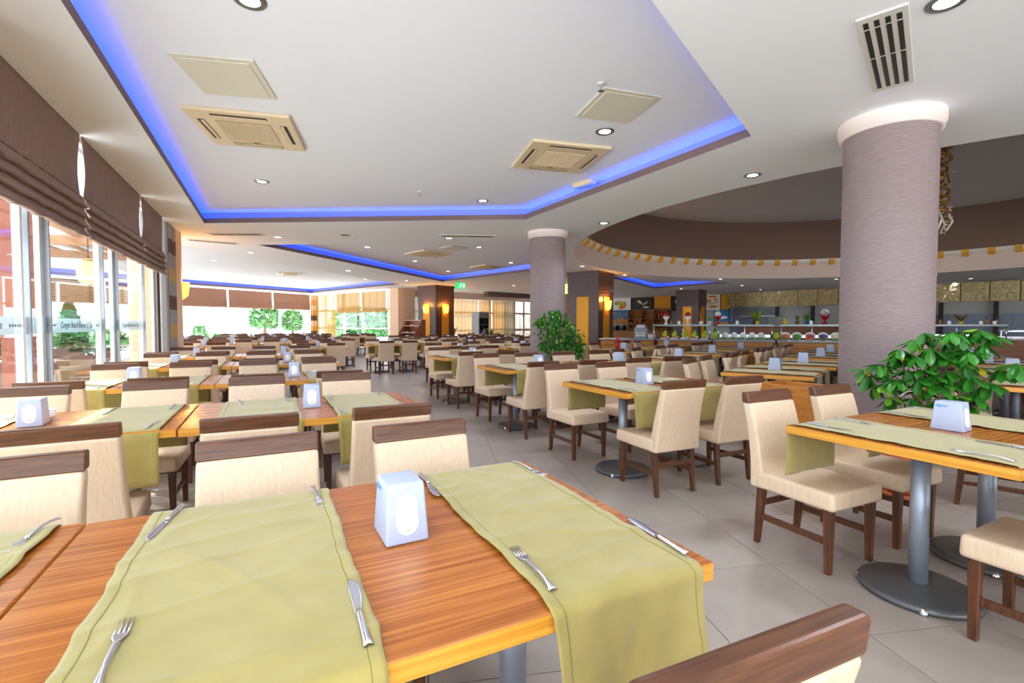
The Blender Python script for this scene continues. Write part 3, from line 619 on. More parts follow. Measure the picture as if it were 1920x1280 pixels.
def table_parts(L, px):
    top = MB().box((0, 0, TH - .0205), (L, TW, .041)); top.m = [1, 0, 1, 1, 1, 1]
    tm = top.mesh('tabletop', ['teak_top', 'teak_edge'], bevel=.002, bseg=1)
    pole = MB().lathe([(.0385, .03), (.0385, TH - .045)], 24).mesh('pole', 'pole_grey', 40)
    pl = MB().box((0, 0, TH - .049), (.34, .34, .012)).mesh('mounting_plate', 'black')
    b = MB().lathe([(.232, .008), (.238, .012), (.238, .024), (.226, .034), (.205, .036), (.08, .046), (.055, .056), (.0, .056)], 40).mesh('base', 'base_grey', 30)
    ft = MB().lathe([(.018, 0), (.018, .012), (.010, .03), (0, .032)], 10).mesh('foot', 'chrome', True)
    feet = [('foot', ft, (.228 * math.cos(k * PI / 2 + .5), .228 * math.sin(k * PI / 2 + .5), 0)) for k in range(4)]
    P = [('tabletop', tm)]
    for x in px: P += [('pole', pole, (x, 0, 0)), ('mounting_plate', pl, (x, 0, 0)), ('base', b, (x, 0, 0), (0, 0, 0), feet)]
    return P
TABLE = table_parts(TL, (-.31, .40)); LTABLE = table_parts(TL, (-.42, .38))
def runner_mesh(x0, x1, seed, hn=.27, hf=.27, nx=9, ny=44, wr=.002, drape=.0):
    """a cloth strip over the table, hanging hn off the near edge and hf off the far edge"""
    e = TW / 2 + .004; r = .012; L = hn + 2 * e + hf; off = Vector((seed * 7.3, seed * 3.1, 0)); w = x1 - x0
    def fn(a, b):
        s = b * L; xx = x0 + a * w
        xx += .006 * noise.noise(Vector((b * 9 + seed, a > .5, seed))) * (abs(a - .5) * 2) ** 3 + .004 * noise.noise(Vector((b * 24, (a > .5) * 3., seed))) * (abs(a - .5) * 2) ** 3
        hem = min(a, 1 - a) * w < .024 or s < .03 or L - s < .03
        nz = noise.noise(Vector((xx * 6, s * 6, 0)) + off) + .6 * noise.noise(Vector((xx * 14 + s * 9, s * 13 - xx * 7, 2)) + off)
        rd = (1 - abs(noise.noise(Vector((xx * 3.1 + s * 2.2, s * 2.6 - xx * 1.7, 5)) + off))) ** 9 + .7 * (1 - abs(noise.noise(Vector((xx * 2.4 - s * 3.3, s * 3.6 + xx, 9)) + off))) ** 12
        t = .0012 + (.0008 if hem else 0); nz = nz * .8 + rd * 1.7
        if s < hn:
            d = hn - s; k = d / hn; wv = (.010 * math.sin(xx * 21 + seed) + .006 * math.sin(xx * 47 + seed * 2)) * k * 1.2 + drape * k * k
            return (xx + .012 * k * (a - .5) * 2 * -.3, -e - .004 - abs(wv) - wr * nz * .6 - t, TH - r * .4 - d)
        if s > L - hf:
            d = s - (L - hf); k = d / hf; wv = (.010 * math.sin(xx * 19 + seed * 3) + .005 * math.sin(xx * 43)) * k
            return (xx, e + .004 + abs(wv) + wr * nz * .5 + t, TH - r * .4 - d)
        y = -e + s - hn; q = min(1, (e - abs(y)) / .03)
        ripple = .0016 * max(0, abs(a - .5) * 2 - .7) * (1 + math.sin(y * 34 + seed + a * 3)) * q
        return (xx, y, TH + .0022 + t + q * (wr * (nz + 1.0) * .9 + ripple * 2))
    seam = .024 / w; vs_ = .028 / L
    us = sorted([i / nx for i in range(nx + 1) if abs(min(i / nx, 1 - i / nx) - seam) > .3 / nx] + [seam - .0011 / w, seam + .0011 / w, 1 - seam - .0011 / w, 1 - seam + .0011 / w])
    vv = sorted([j / ny for j in range(ny + 1) if abs(min(j / ny, 1 - j / ny) - vs_) > .3 / ny] + [vs_ - .001 / L, vs_ + .001 / L, 1 - vs_ - .001 / L, 1 - vs_ + .001 / L])
    mb = MB().grid(lambda a, b: fn(us[round(a * (len(us) - 1))], vv[round(b * (len(vv) - 1))]), len(us) - 1, len(vv) - 1, 0, .0013)
    nu = len(us) - 1
    for i, f in enumerate(mb.f[:nu * (len(vv) - 1)]):
        a, b = i % nu, i // nu; ua, vb = (us[a] + us[a + 1]) / 2, (vv[b] + vv[b + 1]) / 2
        if (abs(min(ua, 1 - ua) - seam) < 1e-6 and min(vb, 1 - vb) >= vs_ - 1e-6) or (abs(min(vb, 1 - vb) - vs_) < 1e-6 and min(ua, 1 - ua) >= seam - 1e-6): mb.m[i] = 1
    return mb.mesh('table_runner', ['runner_olive', 'runner_thread'], True)
RUN = [runner_mesh(-.215, .215, s) for s in range(4)]
# cutlery lies along +y, handle end at y=0
def fork_parts():
    h = MB().grid(lambda a, b: ((a - .5) * (.020 - .030 * b * (1 - b) * 2 * .82 if b < .5 else .0055 + .011 * (b - .5) ** 2 * 4 * .3 + .004) , b * .125, .004 + .010 * math.sin(PI * b) * .5 + .0035 * (1 - (2 * a - 1) ** 2)), 6, 14, 0, .0022).mesh('handle', 'steel', True)
    hd = MB().grid(lambda a, b: ((a - .5) * (.008 + .016 * min(1, b * 1.6)), .124 + b * .032, .0065 - .004 * b), 6, 5, 0, .0018).mesh('head', 'steel', True)
    tn = MB().tube([(0, 0, .002), (0, .022, .0012), (0, .044, .0035)], [.0019, .0017, .0010], 6).mesh('tine', 'steel', True)
    return [('handle', h), ('head', hd, (0, 0, 0), (0, 0, 0), [('tine', tn, ((k - 1.5) * .0065, .155, 0)) for k in range(4)])]
def knife_parts():
    h = MB().grid(lambda a, b: ((a - .5) * (.0175 - .006 * b), b * .105, .003 + .006 * (1 - (2 * a - 1) ** 2) + .0015), 6, 8, 0, .004).mesh('handle', 'steel', True)
    def bl(a, b):
        w0, w1 = -.006, .006 + .009 * math.sin(min(1, b * 1.25) * PI * .62)
        if b > .75: w0 += (b - .75) * .02; w1 -= (b - .75) ** 2 * .20
        return (w0 + a * (w1 - w0), .103 + b * .125, .0035)
    b_ = MB().grid(bl, 4, 16, 0, .0016).mesh('blade', 'steel', True)
    return [('handle', h), ('blade', b_)]
FORK, KNIFE = fork_parts(), knife_parts()
ZC = TH + .0068
def cutlery(kind, x, y, rz, label, group, z=ZC):
    return fill(thing(kind, label, kind, (x, y, z), rz, group), FORK if kind == 'fork' else KNIFE)
# napkin dispenser: wide faces +-x, oval mouths on +-y faces
def dispenser_parts():
    bx, by, tx, ty, H = .105, .135, .090, .105, .142
    body = MB().box((0, 0, H / 2), (bx, by, H), taper=(tx / bx, ty / by)).mesh('body', 'white_plastic', bevel=.006, bseg=3); smooth_by_angle(body, 40)
    def oval(d, dz=0):
        pts = []
        for q in range(24):
            a = 2 * PI * q / 24; X = .027 * math.cos(a); Z = .068 + dz + (.020 if math.sin(a) > 0 else -.020) + .027 * math.sin(a)
            pts.append((X, Z))
        vs = []
        for X, Z in pts:
            y = -(by / 2 - (by - ty) / 2 * Z / H); vs.append((X, y - d, Z))
        return vs
    o0, o1 = oval(.0012), oval(-.004)
    rim = MB().add(o0 + o1, [(i, (i + 1) % 24, 24 + (i + 1) % 24, 24 + i) for i in range(24)]); rim.add([(v[0], v[1] - .0004, v[2]) for v in o0], [tuple(range(24))])
    mouth = rim.mesh('napkins', 'napkin')
    fold = MB().grid(lambda a, b: ((a - .5) * .020, -(by / 2 - (by - ty) / 2 * (.03 + b * .08) / H) - .0006 - .0025 * math.sin(PI * a), .030 + b * .078), 6, 4, 0, .001).mesh('napkin_fold', 'napkin', True)
    lg = text_mesh('digros', .019, 'logo_blue', .35, .0003)
    tilt = math.atan2((bx - tx) / 2, H)
    return [('body', body), ('napkins', mouth, (0, 0, 0), (0, 0, 0), [('napkin_fold', fold)]), ('napkins', mouth, (0, 0, 0), (0, 0, PI), [('napkin_fold', fold)]),
            ('logo', lg, (-.0478, .024, .122), (PI / 2 - tilt, 0, -PI / 2))]
DISP = dispenser_parts()
# ------------------------------------------------------------ table layout
def dispenser(x, y, rz, label, z=TH + .001, far_=False):
    return fill(thing('napkin_dispenser', label, 'dispenser', (x, y, z), rz, 'napkin dispensers'), DISP[:1] if far_ else DISP)
CUT = [0]
def place(desc, cx, cy, ang, lod=1, runs=((-.53, -.11), (.11, .54)), yn=-.50, yf=.60, chairs='nnff', du=.325, dx=0, cut=None, parts=None, cust=None, dl=0, jit=.02, skipd=False, group='cream chairs with dark rails'):
    """one table with its runners, chairs, dispenser and cutlery; desc names the table in every label"""
    c, s = math.cos(ang), math.sin(ang); rg = random.Random(int(cx * 91 + cy * 57 + 5))
    def Wd(x, y): return (cx + x * c - y * s, cy + x * s + y * c)
    unique = lod < 3
    t = thing('dining_table', 'teak pedestal table ' + desc, 'table', (cx, cy, 0), ang, 'restaurant tables')
    fill(t, parts or TABLE)
    ends = ('window-side', 'aisle-side') if uv(cx, cy)[0] < 2 else ('aisle-side', 'column-side')
    if abs(ang - A) > .1: ends = ('camera-end', 'buffet-end')
    for i, (a, b) in enumerate(runs):
        lab = 'olive cloth runner, %s one, table %s' % (ends[i], desc)
        me = cust[i] if cust else RUN[rg.randrange(4)]
        o = link('table_runner', me, None, (cx, cy, 0) if cust else (*Wd((a + b) / 2, 0), 0), (0, 0, ang), lab, 'runner', 'olive table runners')
        if lod <= 1 and cut is None:
            for kind, x, y, r, w in (('fork', a + .045, -.41, 0, 'near'), ('knife', b - .05, -.41, 0, 'near'), ('fork', b - .045, .41, PI, 'far'), ('knife', a + .05, .41, PI, 'far')):
                p = Wd(x + rg.uniform(-.01, .01), y + rg.uniform(-.01, .01))
                cutlery(kind, p[0], p[1], ang + r + rg.uniform(-.12, .12), 'steel %s, %s edge, %s runner, table %s' % (kind, w, ends[i], desc), 'steel cutlery')
    sides = {'n': [0, 0], 'f': [0, 0]}; idx = 0
    for ch in chairs:
        if ch in 'nf':
            i = sides[ch][0]; sides[ch][0] += 1
            x = (-du if i == 0 else du) + dx + rg.uniform(-jit, jit); y = (yn if ch == 'n' else yf) + rg.uniform(-jit, jit)
            p = Wd(x, y); rz = ang + (0 if ch == 'n' else PI) + rg.uniform(-.05, .05)
            lab = 'cream chair, %s side, %s seat, table %s' % ('near' if ch == 'n' else 'far', ends[i], desc)
            chair(p[0], p[1], rz, lab, group, lod >= 3)
        else:
            sides[ch.lower()][0] += 1
    if not skipd:
        p = Wd(dl, rg.uniform(-.03, .03)); lab = 'white napkin dispenser, table ' + desc
        dispenser(p[0], p[1], ang + rg.uniform(-.08, .08), lab, far_=lod >= 2)
def row(k): return 1.187 + 2.10 * k
UA, UB, UR = .217, -1.10, 3.07
NM = ['in the front row', 'in the second row', 'in the third row', 'in the fourth row', 'in the fifth row', 'in the sixth row']
# front table with its own well-creased runners
ca = (-.515, -.062), (.240, .612)
place('nearest the camera', *U(UA, row(0))[:2], A, 1, ca, yn=-.49, yf=.475, chairs='Nnff', du=.30, dx=.05, cut=[], parts=LTABLE, skipd=True, jit=0,
      cust=[runner_mesh(*ca[0], 1.3, .24, .27, 56, 150, .0030), runner_mesh(*ca[1], 2.6, .235, .27, 48, 150, .0034, .03)])
cb = (-.5, -.1), (.20, .605)
place('left of the nearest table, against it', *U(UB, row(0) + .012)[:2], A, 1, cb, yn=-.49, yf=.50, chairs='NNFf', du=.38, cut=[], parts=LTABLE, skipd=True, jit=0, cust=[RUN[0], runner_mesh(*cb[1], 3.7, .25, .27, 30, 110, .003)])
def lay(kind, tip, butt, lab):
    a, b = at(*tip, TH + .006), at(*butt, TH + .006); r = math.atan2(a[1] - b[1], a[0] - b[0]) - PI / 2
    L = .200 if kind == 'fork' else .228; d = math.hypot(a[0] - b[0], a[1] - b[1]); mx, my = (a[0] + b[0]) / 2, (a[1] + b[1]) / 2
    o = cutlery(kind, mx + L / 2 * math.sin(r), my - L / 2 * math.cos(r), r, lab, 'steel cutlery', TH + .0085)
    return o
lay('fork', (232, 1180), (186, 1285), 'steel fork at the near corner of the big creased runner, tines away')
lay('knife', (655, 1093), (690, 1213), 'steel knife near the dispenser edge of the big creased runner')
lay('knife', (281, 1013), (337, 955), 'steel knife at the far corner of the big creased runner')
lay('fork', (602, 949), (588, 920), 'steel fork at the far edge of the big creased runner, tines to camera')
lay('fork', (960, 1025), (1042, 1116), 'steel fork beside the wavy edge of the aisle runner')
lay('knife', (1180, 977), (1280, 1039), 'steel knife along the aisle edge of the front table')
lay('knife', (822, 930), (790, 894), 'steel knife just behind the front napkin dispenser')
lay('fork', (1014, 890), (966, 870), 'steel fork at the far aisle corner of the front table')
lay('fork', (18, 1033), (98, 982), 'steel fork on the runner at the edge of the photograph')
dispenser(*U(.287, 1.20)[:2], A + R(1.5), 'white napkin dispenser with oval mouth on the nearest table')
# window block: two tables a row, pushed end to end
place('by the aisle ' + NM[1], *U(.235, 3.355)[:2], A, 1, ((-.48, -.10), (.10, .55)), yn=-.62, yf=.62, dl=.0, parts=LTABLE)
place('by the window ' + NM[1], *U(-1.085, 3.37)[:2], A, 1, ((-.56, -.16), (.17, .57)), yn=-.55, yf=.60, dl=-.03, parts=LTABLE)
for k in (2, 3, 4):
    place('by the aisle ' + NM[k], *U(UA, row(k) + .03)[:2], A, 1 if k < 4 else 2, yn=-.58, yf=.60)
    place('by the window ' + NM[k], *U(UB, row(k) + .05)[:2], A, 1 if k < 3 else 2, yn=-.58, yf=.60)
# column row, across the aisle
place('by the big mauve column ' + NM[0], *U(UR, row(0) - .02)[:2], A, 1, ((-.60, -.22), (.18, .57)), yn=-.48, yf=.485, dl=-.02, dx=-.02, jit=0, chairs='nnff')
place('across the aisle ' + NM[1], *U(UR, 3.335)[:2], A, 1, ((-.58, -.15), (.05, .48)), yn=-.435, yf=.67, dx=-.02, dl=-.08, jit=.012)
place('across the aisle ' + NM[2], *U(UR, 5.40)[:2], A, 1, yn=-.46, yf=.62)
place('across the aisle ' + NM[3], *U(UR, 7.62)[:2], A, 1, yn=-.46, yf=.62)
place('beside the far round column ' + NM[2], *U(4.40, 5.45)[:2], A, 2, yn=-.5, yf=.6)
place('across the aisle ' + NM[4], *U(3.6, 9.63)[:2], A, 2); place('behind the far round column', *U(5.45, 10.25)[:2], A, 2)
# buffet block, turned with the round well
EA = R(90 - 39)
BUF = [(3.08, 5.60, 'beside the bus cart'), (4.05, 6.72, 'second from the bus cart, buffet block'), (5.2, 8.15, 'third from the bus cart, buffet block'), (6.2, 9.45, 'fourth from the bus cart, buffet block'),
       (2.72, 7.85, 'middle of the buffet block, near end'), (3.86, 9.25, 'middle of the buffet block, third along'), (5.1, 10.75, 'middle of the buffet block, far end'),
       (2.41, 10.4, 'under the bakery side of the round well'), (3.83, 12.0, 'closest to the bakery end of the counter'),
       (4.90, 4.35, 'behind the schefflera plant'), (5.75, 5.55, 'second behind the schefflera plant'), (6.75, 6.85, 'third behind the schefflera plant'), (7.8, 8.2, 'fourth behind the schefflera plant')]
for x, y, d in BUF: place(d, x, y, EA, 2, yn=-.62, yf=.62, skipd=False)
chair(3.46, 3.40, R(-134), 'cream chair pulled up beside the schefflera pot', 'cream chairs with dark rails')
# far block by the bright windows
FAR = 0; ORD = ['first', 'second', 'third', 'fourth', 'fifth', 'sixth', 'seventh', 'eighth', 'ninth', 'tenth', 'eleventh']
EXPL = [(1.02, 12.35, 'at the aisle end, window side'), (2.98, 13.35, 'at the aisle end, in the middle'), (4.5, 14.4, 'at the aisle end, column side')]
for u, v, d in EXPL: place(d, *U(u, v)[:2], A, 2)
for j in range(0, 9):
    v = 12.0 + 1.95 * j; nth = 0; rj = random.Random(j + 40); du_ = rj.uniform(-.5, .5)
    for i in range(-9, 7):
        u = .25 + 1.36 * i + (.5 if i > 1 else 0) + du_ + .45 * (i // 2) * (j % 2) * .5; w_ = rj.uniform(-.12, .12)
        x, y, _ = U(u, v + w_); q = proj(x, y, .8)
        if not (q and 330 < q[0] < 990 and inside(x, y, ROOM, 1.15)) or y > 24: continue
        if any(math.hypot(x - n[0], y - n[1] - .6) < 2.2 for n, a in PILLARS) or math.hypot(x + 4.6, y - 20.4) < 1.9 or (x > -1.2 and y > 20): continue
        if any(abs(uv(x, y)[0] - e[0]) < 1.45 and abs(uv(x, y)[1] - e[1]) < 1.75 for e in EXPL): continue
        if NCH[0] > 286 or (x < -3 and rj.random() < .14): continue
        place('%s in the %s far row beyond the pier' % (ORD[nth], ORD[j]), x, y, A + rj.uniform(-.05, .05), 3, yn=-.56, yf=.58, parts=TABLE); FAR += 1; nth += 1
print('chairs', NCH[0], 'far tables', FAR)
# ------------------------------------------------------------ small things on near tables
def small_box(x, y, lab):
    fill(thing('sachet_holder', lab, 'holder', (x, y, TH + .001), A), [('box', MB().box((0, 0, .028), (.05, .04, .056)).mesh('box', 'white_plastic', bevel=.004)), ('sachets', MB().box((0, 0, .052), (.04, .03, .02)).mesh('sachets', 'napkin'))])
p = at(1217, 719, TH); small_box(p[0], p[1], 'small white sachet holder beside the dispenser across the aisle')
p = at(590, 706, TH); small_box(p[0], p[1], 'small white sachet holder behind a third-row dispenser')
p = at(82, 788, TH)
t = thing('ashtray', 'stacked white bowls beside the window table dispenser in the second row', 'bowl', (p[0], p[1], TH + .001))
for k in range(3): link('bowl', MB().lathe([(.026, 0), (.046, .014), (.052, .034), (.047, .034), (.040, .014), (.0, .008)], 28).mesh('bowl', 'ceramic', True), t, (0, 0, k * .013))

# ------------------------------------------------------------ bus cart
cx, cy = U(4.47, 2.90)[:2]
t = thing('bus_cart', 'wooden open-top bus cart on casters before the big mauve column', 'cart', (cx, cy, 0), A)
w, l, z0, z1 = .40, .48, .13, .72
pb = [('bottom', MB().box((0, 0, z0 + .01), (w - .02, l - .02, .02)).mesh('bottom', 'cart_wood'))]
for sx in (-1, 1): pb.append(('side_panel', MB().box((sx * (w / 2 - .011), 0, (z0 + z1) / 2), (.022, l, z1 - z0)).mesh('side_panel', 'cart_wood', bevel=.003, bseg=1)))
for sy in (-1, 1): pb.append(('end_panel', MB().box((0, sy * (l / 2 - .011), (z0 + z1) / 2), (w - .046, .022, z1 - z0)).mesh('end_panel', 'cart_wood', bevel=.003, bseg=1)))
for sx in (-1, 1):
    for sy in (-1, 1):
        pb.append(('corner_leg', MB().box((sx * (w / 2 - .03), sy * (l / 2 - .03), .10), (.04, .04, .07)).mesh('corner_leg', 'panel_yellow', bevel=.003, bseg=1)))
        pb.append(('caster', MB().lathe([(.0, -.012), (.03, -.012), (.03, .012), (0, .012)], 16, mtx=Matrix.Translation((sx * (w / 2 - .03), sy * (l / 2 - .03), .0305)) @ Matrix.Rotation(PI / 2, 4, 'Y')).box((sx * (w / 2 - .03), sy * (l / 2 - .03), .058), (.03, .04, .012)).mesh('caster', 'black')))
pb.append(('handle', MB().tube([(-w / 2 - .003, -.06, z1 - .055), (-w / 2 - .022, -.045, z1 - .055), (-w / 2 - .022, .045, z1 - .055), (-w / 2 - .003, .06, z1 - .055)], .009, 8).box((-w / 2 - .002, 0, z1 - .055), (.004, .15, .034)).mesh('handle', 'chrome', True)))
fill(t, pb)

# ------------------------------------------------------------ plants
def leaf_mesh(L, w, droop, m, name='leaf'):
    return MB().grid(lambda a, b: ((a - .5) * w * ((1 - abs(2 * b - 1) ** 3.2) * (.5 + .62 * b) + .06), b * L, -droop * b * b - abs(a - .5) * w * .28 * 0 + (.5 - abs(a - .5)) * -w * .35 * math.sin(PI * b)), 4, 6, 0).mesh(name, m, True)
LEAF = [leaf_mesh(.14, .062, .02, 'leaf_green'), leaf_mesh(.12, .056, .035, 'leaf_green'), leaf_mesh(.11, .05, .02, 'leaf_light'), leaf_mesh(.09, .045, .03, 'leaf_yellow')]
px, py = 2.95, 3.60
t = thing('potted_schefflera', 'schefflera plant in a terracotta pot before the big mauve column', 'plant', (px, py, 0))
pot = MB().lathe([(.098, .016), (.115, .12), (.14, .27), (.152, .275), (.157, .33), (.143, .33), (.133, .285), (.0, .285)], 32).mesh('pot', 'terracotta', 30)
fill(t, [('pot', pot), ('saucer', MB().lathe([(.13, .0), (.165, .012), (.178, .04), (.170, .042), (.155, .016), (0, .012)], 32).mesh('saucer', 'terracotta', 30)),
         ('soil', MB().lathe([(.134, .29), (.06, .31), (0, .315)], 20).mesh('soil', 'soil', True))])
rg = random.Random(11); whorls = []
# whorl anchor points read off the plant: sideways, height, depth
SP = [(-.33, .885, .02), (-.30, .80, .1), (-.22, .98, -.02), (-.20, .84, -.08), (-.18, .73, .0), (-.12, 1.06, .05), (-.13, 1.10, -.1), (-.08, .95, -.1), (-.04, 1.17, .0), (-.02, 1.05, -.12), (.0, .90, -.12), (.02, .80, .05),
      (.06, 1.12, -.08), (.07, .98, .1), (.10, .86, -.10), (.12, 1.20, .1), (.16, 1.10, .0), (.17, .95, -.06), (.20, .78, -.05), (.24, 1.22, -.05), (.26, 1.12, .08), (.28, 1.02, .0), (.30, .92, -.02), (.22, .86, .1), (.33, .80, .0),
      (.33, 1.25, .02), (.36, 1.15, -.04), (.34, .98, .08), (.55, 1.02, .05), (-.05, .74, -.05), (.10, .72, .05), (.02, 1.22, .06), (-.36, .93, .05), (.42, 1.20, .06), (-.1, .86, .1), (.2, 1.17, .12), (.40, .88, .03)]
ang0 = math.atan2(py, px) - PI / 2
def sidew(s, d): return (s * math.cos(ang0) - d * math.sin(ang0), s * math.sin(ang0) + d * math.cos(ang0))
stems = MB(); trunks = [((-.03, 0), (-.01, .02)), ((.03, .02), (.1, -.02)), ((.0, -.03), (.2, .05))]
for (a, b) in trunks: stems.tube([(*a, .28), ((a[0] + b[0]) / 2, (a[1] + b[1]) / 2, .7), (b[0], b[1], 1.05)], [.012, .010, .006], 7)
nl = 0
for i, (s, z, d) in enumerate(SP):
    X, Y = sidew(s * .92 + .07, d); b = trunks[i % 3][1]; zz = max(.45, z - .22)
    stems.tube([(b[0] * (zz - .28) / .8, b[1] * (zz - .28) / .8, zz), ((X + b[0]) / 2, (Y + b[1]) / 2, z - .05), (X, Y, z)], [.005, .004, .003], 5)
    n = 7 if i % 4 else 8
    for k in range(n):
        if nl >= 292: break
        az = 2 * PI * k / n + i; el = rg.uniform(-1.2, .0)
        m = LEAF[3] if rg.random() < .02 else LEAF[2] if (rg.random() < .14 or z < .82 and rg.random() < .2) else LEAF[i % 2]
        link('leaf', m, t, (X, Y, z), (el, rg.uniform(-.3, .3), az)); nl += 1
more = MB()                      # the rest of the crown, too dense to pick apart
for i in range(16):
    s_, z_, d_ = SP[(i * 7) % len(SP)]; X, Y = sidew(s_ * .8 + .07 + rg.uniform(-.07, .07), d_ + rg.uniform(-.08, .08)); z = min(1.24, z_ + rg.uniform(-.09, .09))
    for k in range(7):
        mt = Matrix.Translation((X, Y, z)) @ Matrix.Rotation(2 * PI * k / 7 + i, 4, 'Z') @ Matrix.Rotation(rg.uniform(-.7, .2), 4, 'X')
        me = LEAF[2 if rg.random() < .1 else 1]; more.add([tuple(v.co) for v in me.vertices], [tuple(f.vertices) for f in me.polygons], 1 if me is LEAF[2] else 0, mt)
link('inner_foliage', more.mesh('inner_foliage', ['leaf_green', 'leaf_light'], True), t, kind='stuff')
link('stem', stems.mesh('stem', 'stem_tan', True), t)
link('tie', MB().tube([(-.05, -.06, .79), (.0, -.075, .80), (.07, -.05, .775), (.04, .04, .785), (-.04, .03, .79), (-.05, -.06, .79), (-.09, -.05, .755)], .005, 6).mesh('tie', 'napkin', True), t)
# the ficus before the far column
fx, fy = .90, 8.75
t = thing('potted_ficus', 'bushy green ficus standing against the far round column', 'plant', (fx, fy, 0))
fol = MB(); st = MB(); rg = random.Random(5)
for k in range(3): st.tube([(.04 * math.cos(k * 2.1), .04 * math.sin(k * 2.1), .3), (.07 * math.cos(k * 2.1 + .5), .07 * math.sin(k * 2.1 + .5), .85), (.15 * math.cos(k * 2.1 + 1), .15 * math.sin(k * 2.1 + 1), 1.3)], [.016, .013, .008], 6)
BL_ = [(-.22, 1.38, .20), (-.05, 1.36, .2), (-.28, 1.15, .2), (.05, 1.15, .26), (-.08, .98, .25), (.22, 1.02, .22), (.30, .86, .18), (.05, .82, .25), (-.12, .76, .16), (.22, .78, .18), (-.42, 1.33, .1), (-.30, .92, .12), (-.1, 1.5, .08)]
for (s, z, r) in BL_:
    for q in range(int(190 * r / .2)):
        v = Vector((rg.gauss(0, 1), rg.gauss(0, 1), rg.gauss(0, 1))).normalized() * r * rg.uniform(.45, 1.05)
        mt = Matrix.Translation((s + v.x, v.y, z + v.z)) @ Matrix.Rotation(rg.uniform(0, 2 * PI), 4, 'Z') @ Matrix.Rotation(rg.uniform(-1.3, .3), 4, 'X')
        mi = 1 if rg.random() < .16 else 0
        fol.add([(0, 0, 0), (.020, .03, -.005), (.0, .075, -.014), (-.020, .03, -.005)], [(0, 1, 2, 3)], mi, mt)
link('foliage', fol.mesh('foliage', ['leaf_green', 'leaf_light']), t, kind='stuff')
fill(t, [('stem', st.mesh('stem', 'stem_tan', True)), ('pot', MB().lathe([(.13, .0), (.15, .1), (.19, .32), (.2, .38), (.18, .38), (.17, .33), (0, .33)], 24).mesh('pot', 'terracotta', 30)),
         ('stake', MB().tube([(.1, -.02, .3), (.1, -.02, .95)], .012, 6).tube([(.14, .02, .3), (.14, .02, .9)], .012, 6).mesh('stake', 'napkin'))])

# ------------------------------------------------------------ buffet counter
def along(p, q): a = math.atan2(q[1] - p[1], q[0] - p[0]); return a, math.hypot(q[0] - p[0], q[1] - p[1])
B0, B1 = (3.5, 14.45), (8.75, 11.95); ba, BLn = along(B0, B1)
def cabinet(name, lab, x0, x1, H=.83, D=.8, org=B0, ang=ba, m='counter_wood', nb=5):
    c, s = math.cos(ang), math.sin(ang); mx = (x0 + x1) / 2
    t = thing(name, lab, 'counter', (org[0] + mx * c, org[1] + mx * s, 0), ang); L = x1 - x0
    ps = [('carcass', MB().box((0, D / 2 + .02, H / 2), (L - .02, D, H - .002)).mesh('carcass', 'red_wood')), ('plinth', MB().box((0, .03, .05), (L - .04, .04, .1)).mesh('plinth', 'dark'))]
    pm = MB().box((0, 0, 0), (L - .10, .022, (H - .12) / nb - .014)).mesh('plank', m, bevel=.003, bseg=1)
    for k in range(nb): ps.append(('plank', pm, (0, .004, .11 + (k + .5) * (H - .12) / nb)))
    ps.append(('worktop', MB().box((0, D / 2 - .02, H + .02), (L, D + .1, .04)).mesh('worktop', 'steel_grey', bevel=.004, bseg=1)))
    return fill(t, ps)
mat('steel_grey', rgb(150, 152, 156), .35, .6); mat('guard_glass_edge', rgb(170, 200, 198), .2, .1)
secs = [(-.9, .75), (.79, 2.28), (2.33, 3.83), (3.88, 5.55)]
names = ['teak buffet counter unit at the bakery end with nothing over it', 'teak buffet counter unit under the lime vegetable figures', 'teak buffet counter unit under the white domed dishes', 'teak buffet counter unit under the salad bowls']
for (x0, x1), lab in zip(secs, names): cabinet('buffet_counter', lab, x0, x1)
def bw(x, y, z): return (B0[0] + x * math.cos(ba) - y * math.sin(ba), B0[1] + x * math.sin(ba) + y * math.cos(ba), z)
GZ = 1.27
def guard(x0, x1, lab, org=bw, ang=ba, lit=True):
    t = thing('sneeze_guard', lab, 'sneeze guard', org((x0 + x1) / 2, .3, .87), ang); L = x1 - x0; h = GZ - .87
    ps = [('shelf', MB().box((0, 0, h + .012), (L, .5, .024)).mesh('shelf', 'guard_glass_edge', bevel=.003, bseg=1)), ('front_rail', MB().box((0, -.25, h - .008), (L, .03, .036)).mesh('front_rail', 'steel_grey', bevel=.004, bseg=1)),
          ('light_strip', MB().box((0, .05, h - .012), (L - .1, .06, .02)).mesh('light_strip', 'light_panel')), ('lit_back_panel', MB().box((0, .36, .10), (L - .1, .02, .07)).mesh('lit_back_panel', 'light_panel'))]
    if not lit: ps.pop()
    for sx in (-1, 0, 1): ps.append(('post', MB().tube([(sx * (L / 2 - .03), -.24 if sx else .2, 0), (sx * (L / 2 - .03), -.24 if sx else .2, h)], .016, 8).mesh('post', 'steel', True)))
    fill(t, ps)
guard(.68, 2.26, 'glass shelf on steel posts over the lime vegetable figures', lit=False); guard(2.42, 3.80, 'glass shelf on steel posts over the white domed dishes'); guard(3.95, 5.5, 'glass shelf on steel posts over the salad bowls')
def put(name, lab, cat, pos, parts, rz=None, group=None): return fill(thing(name, lab, cat, pos, ba if rz is None else rz, group), parts)
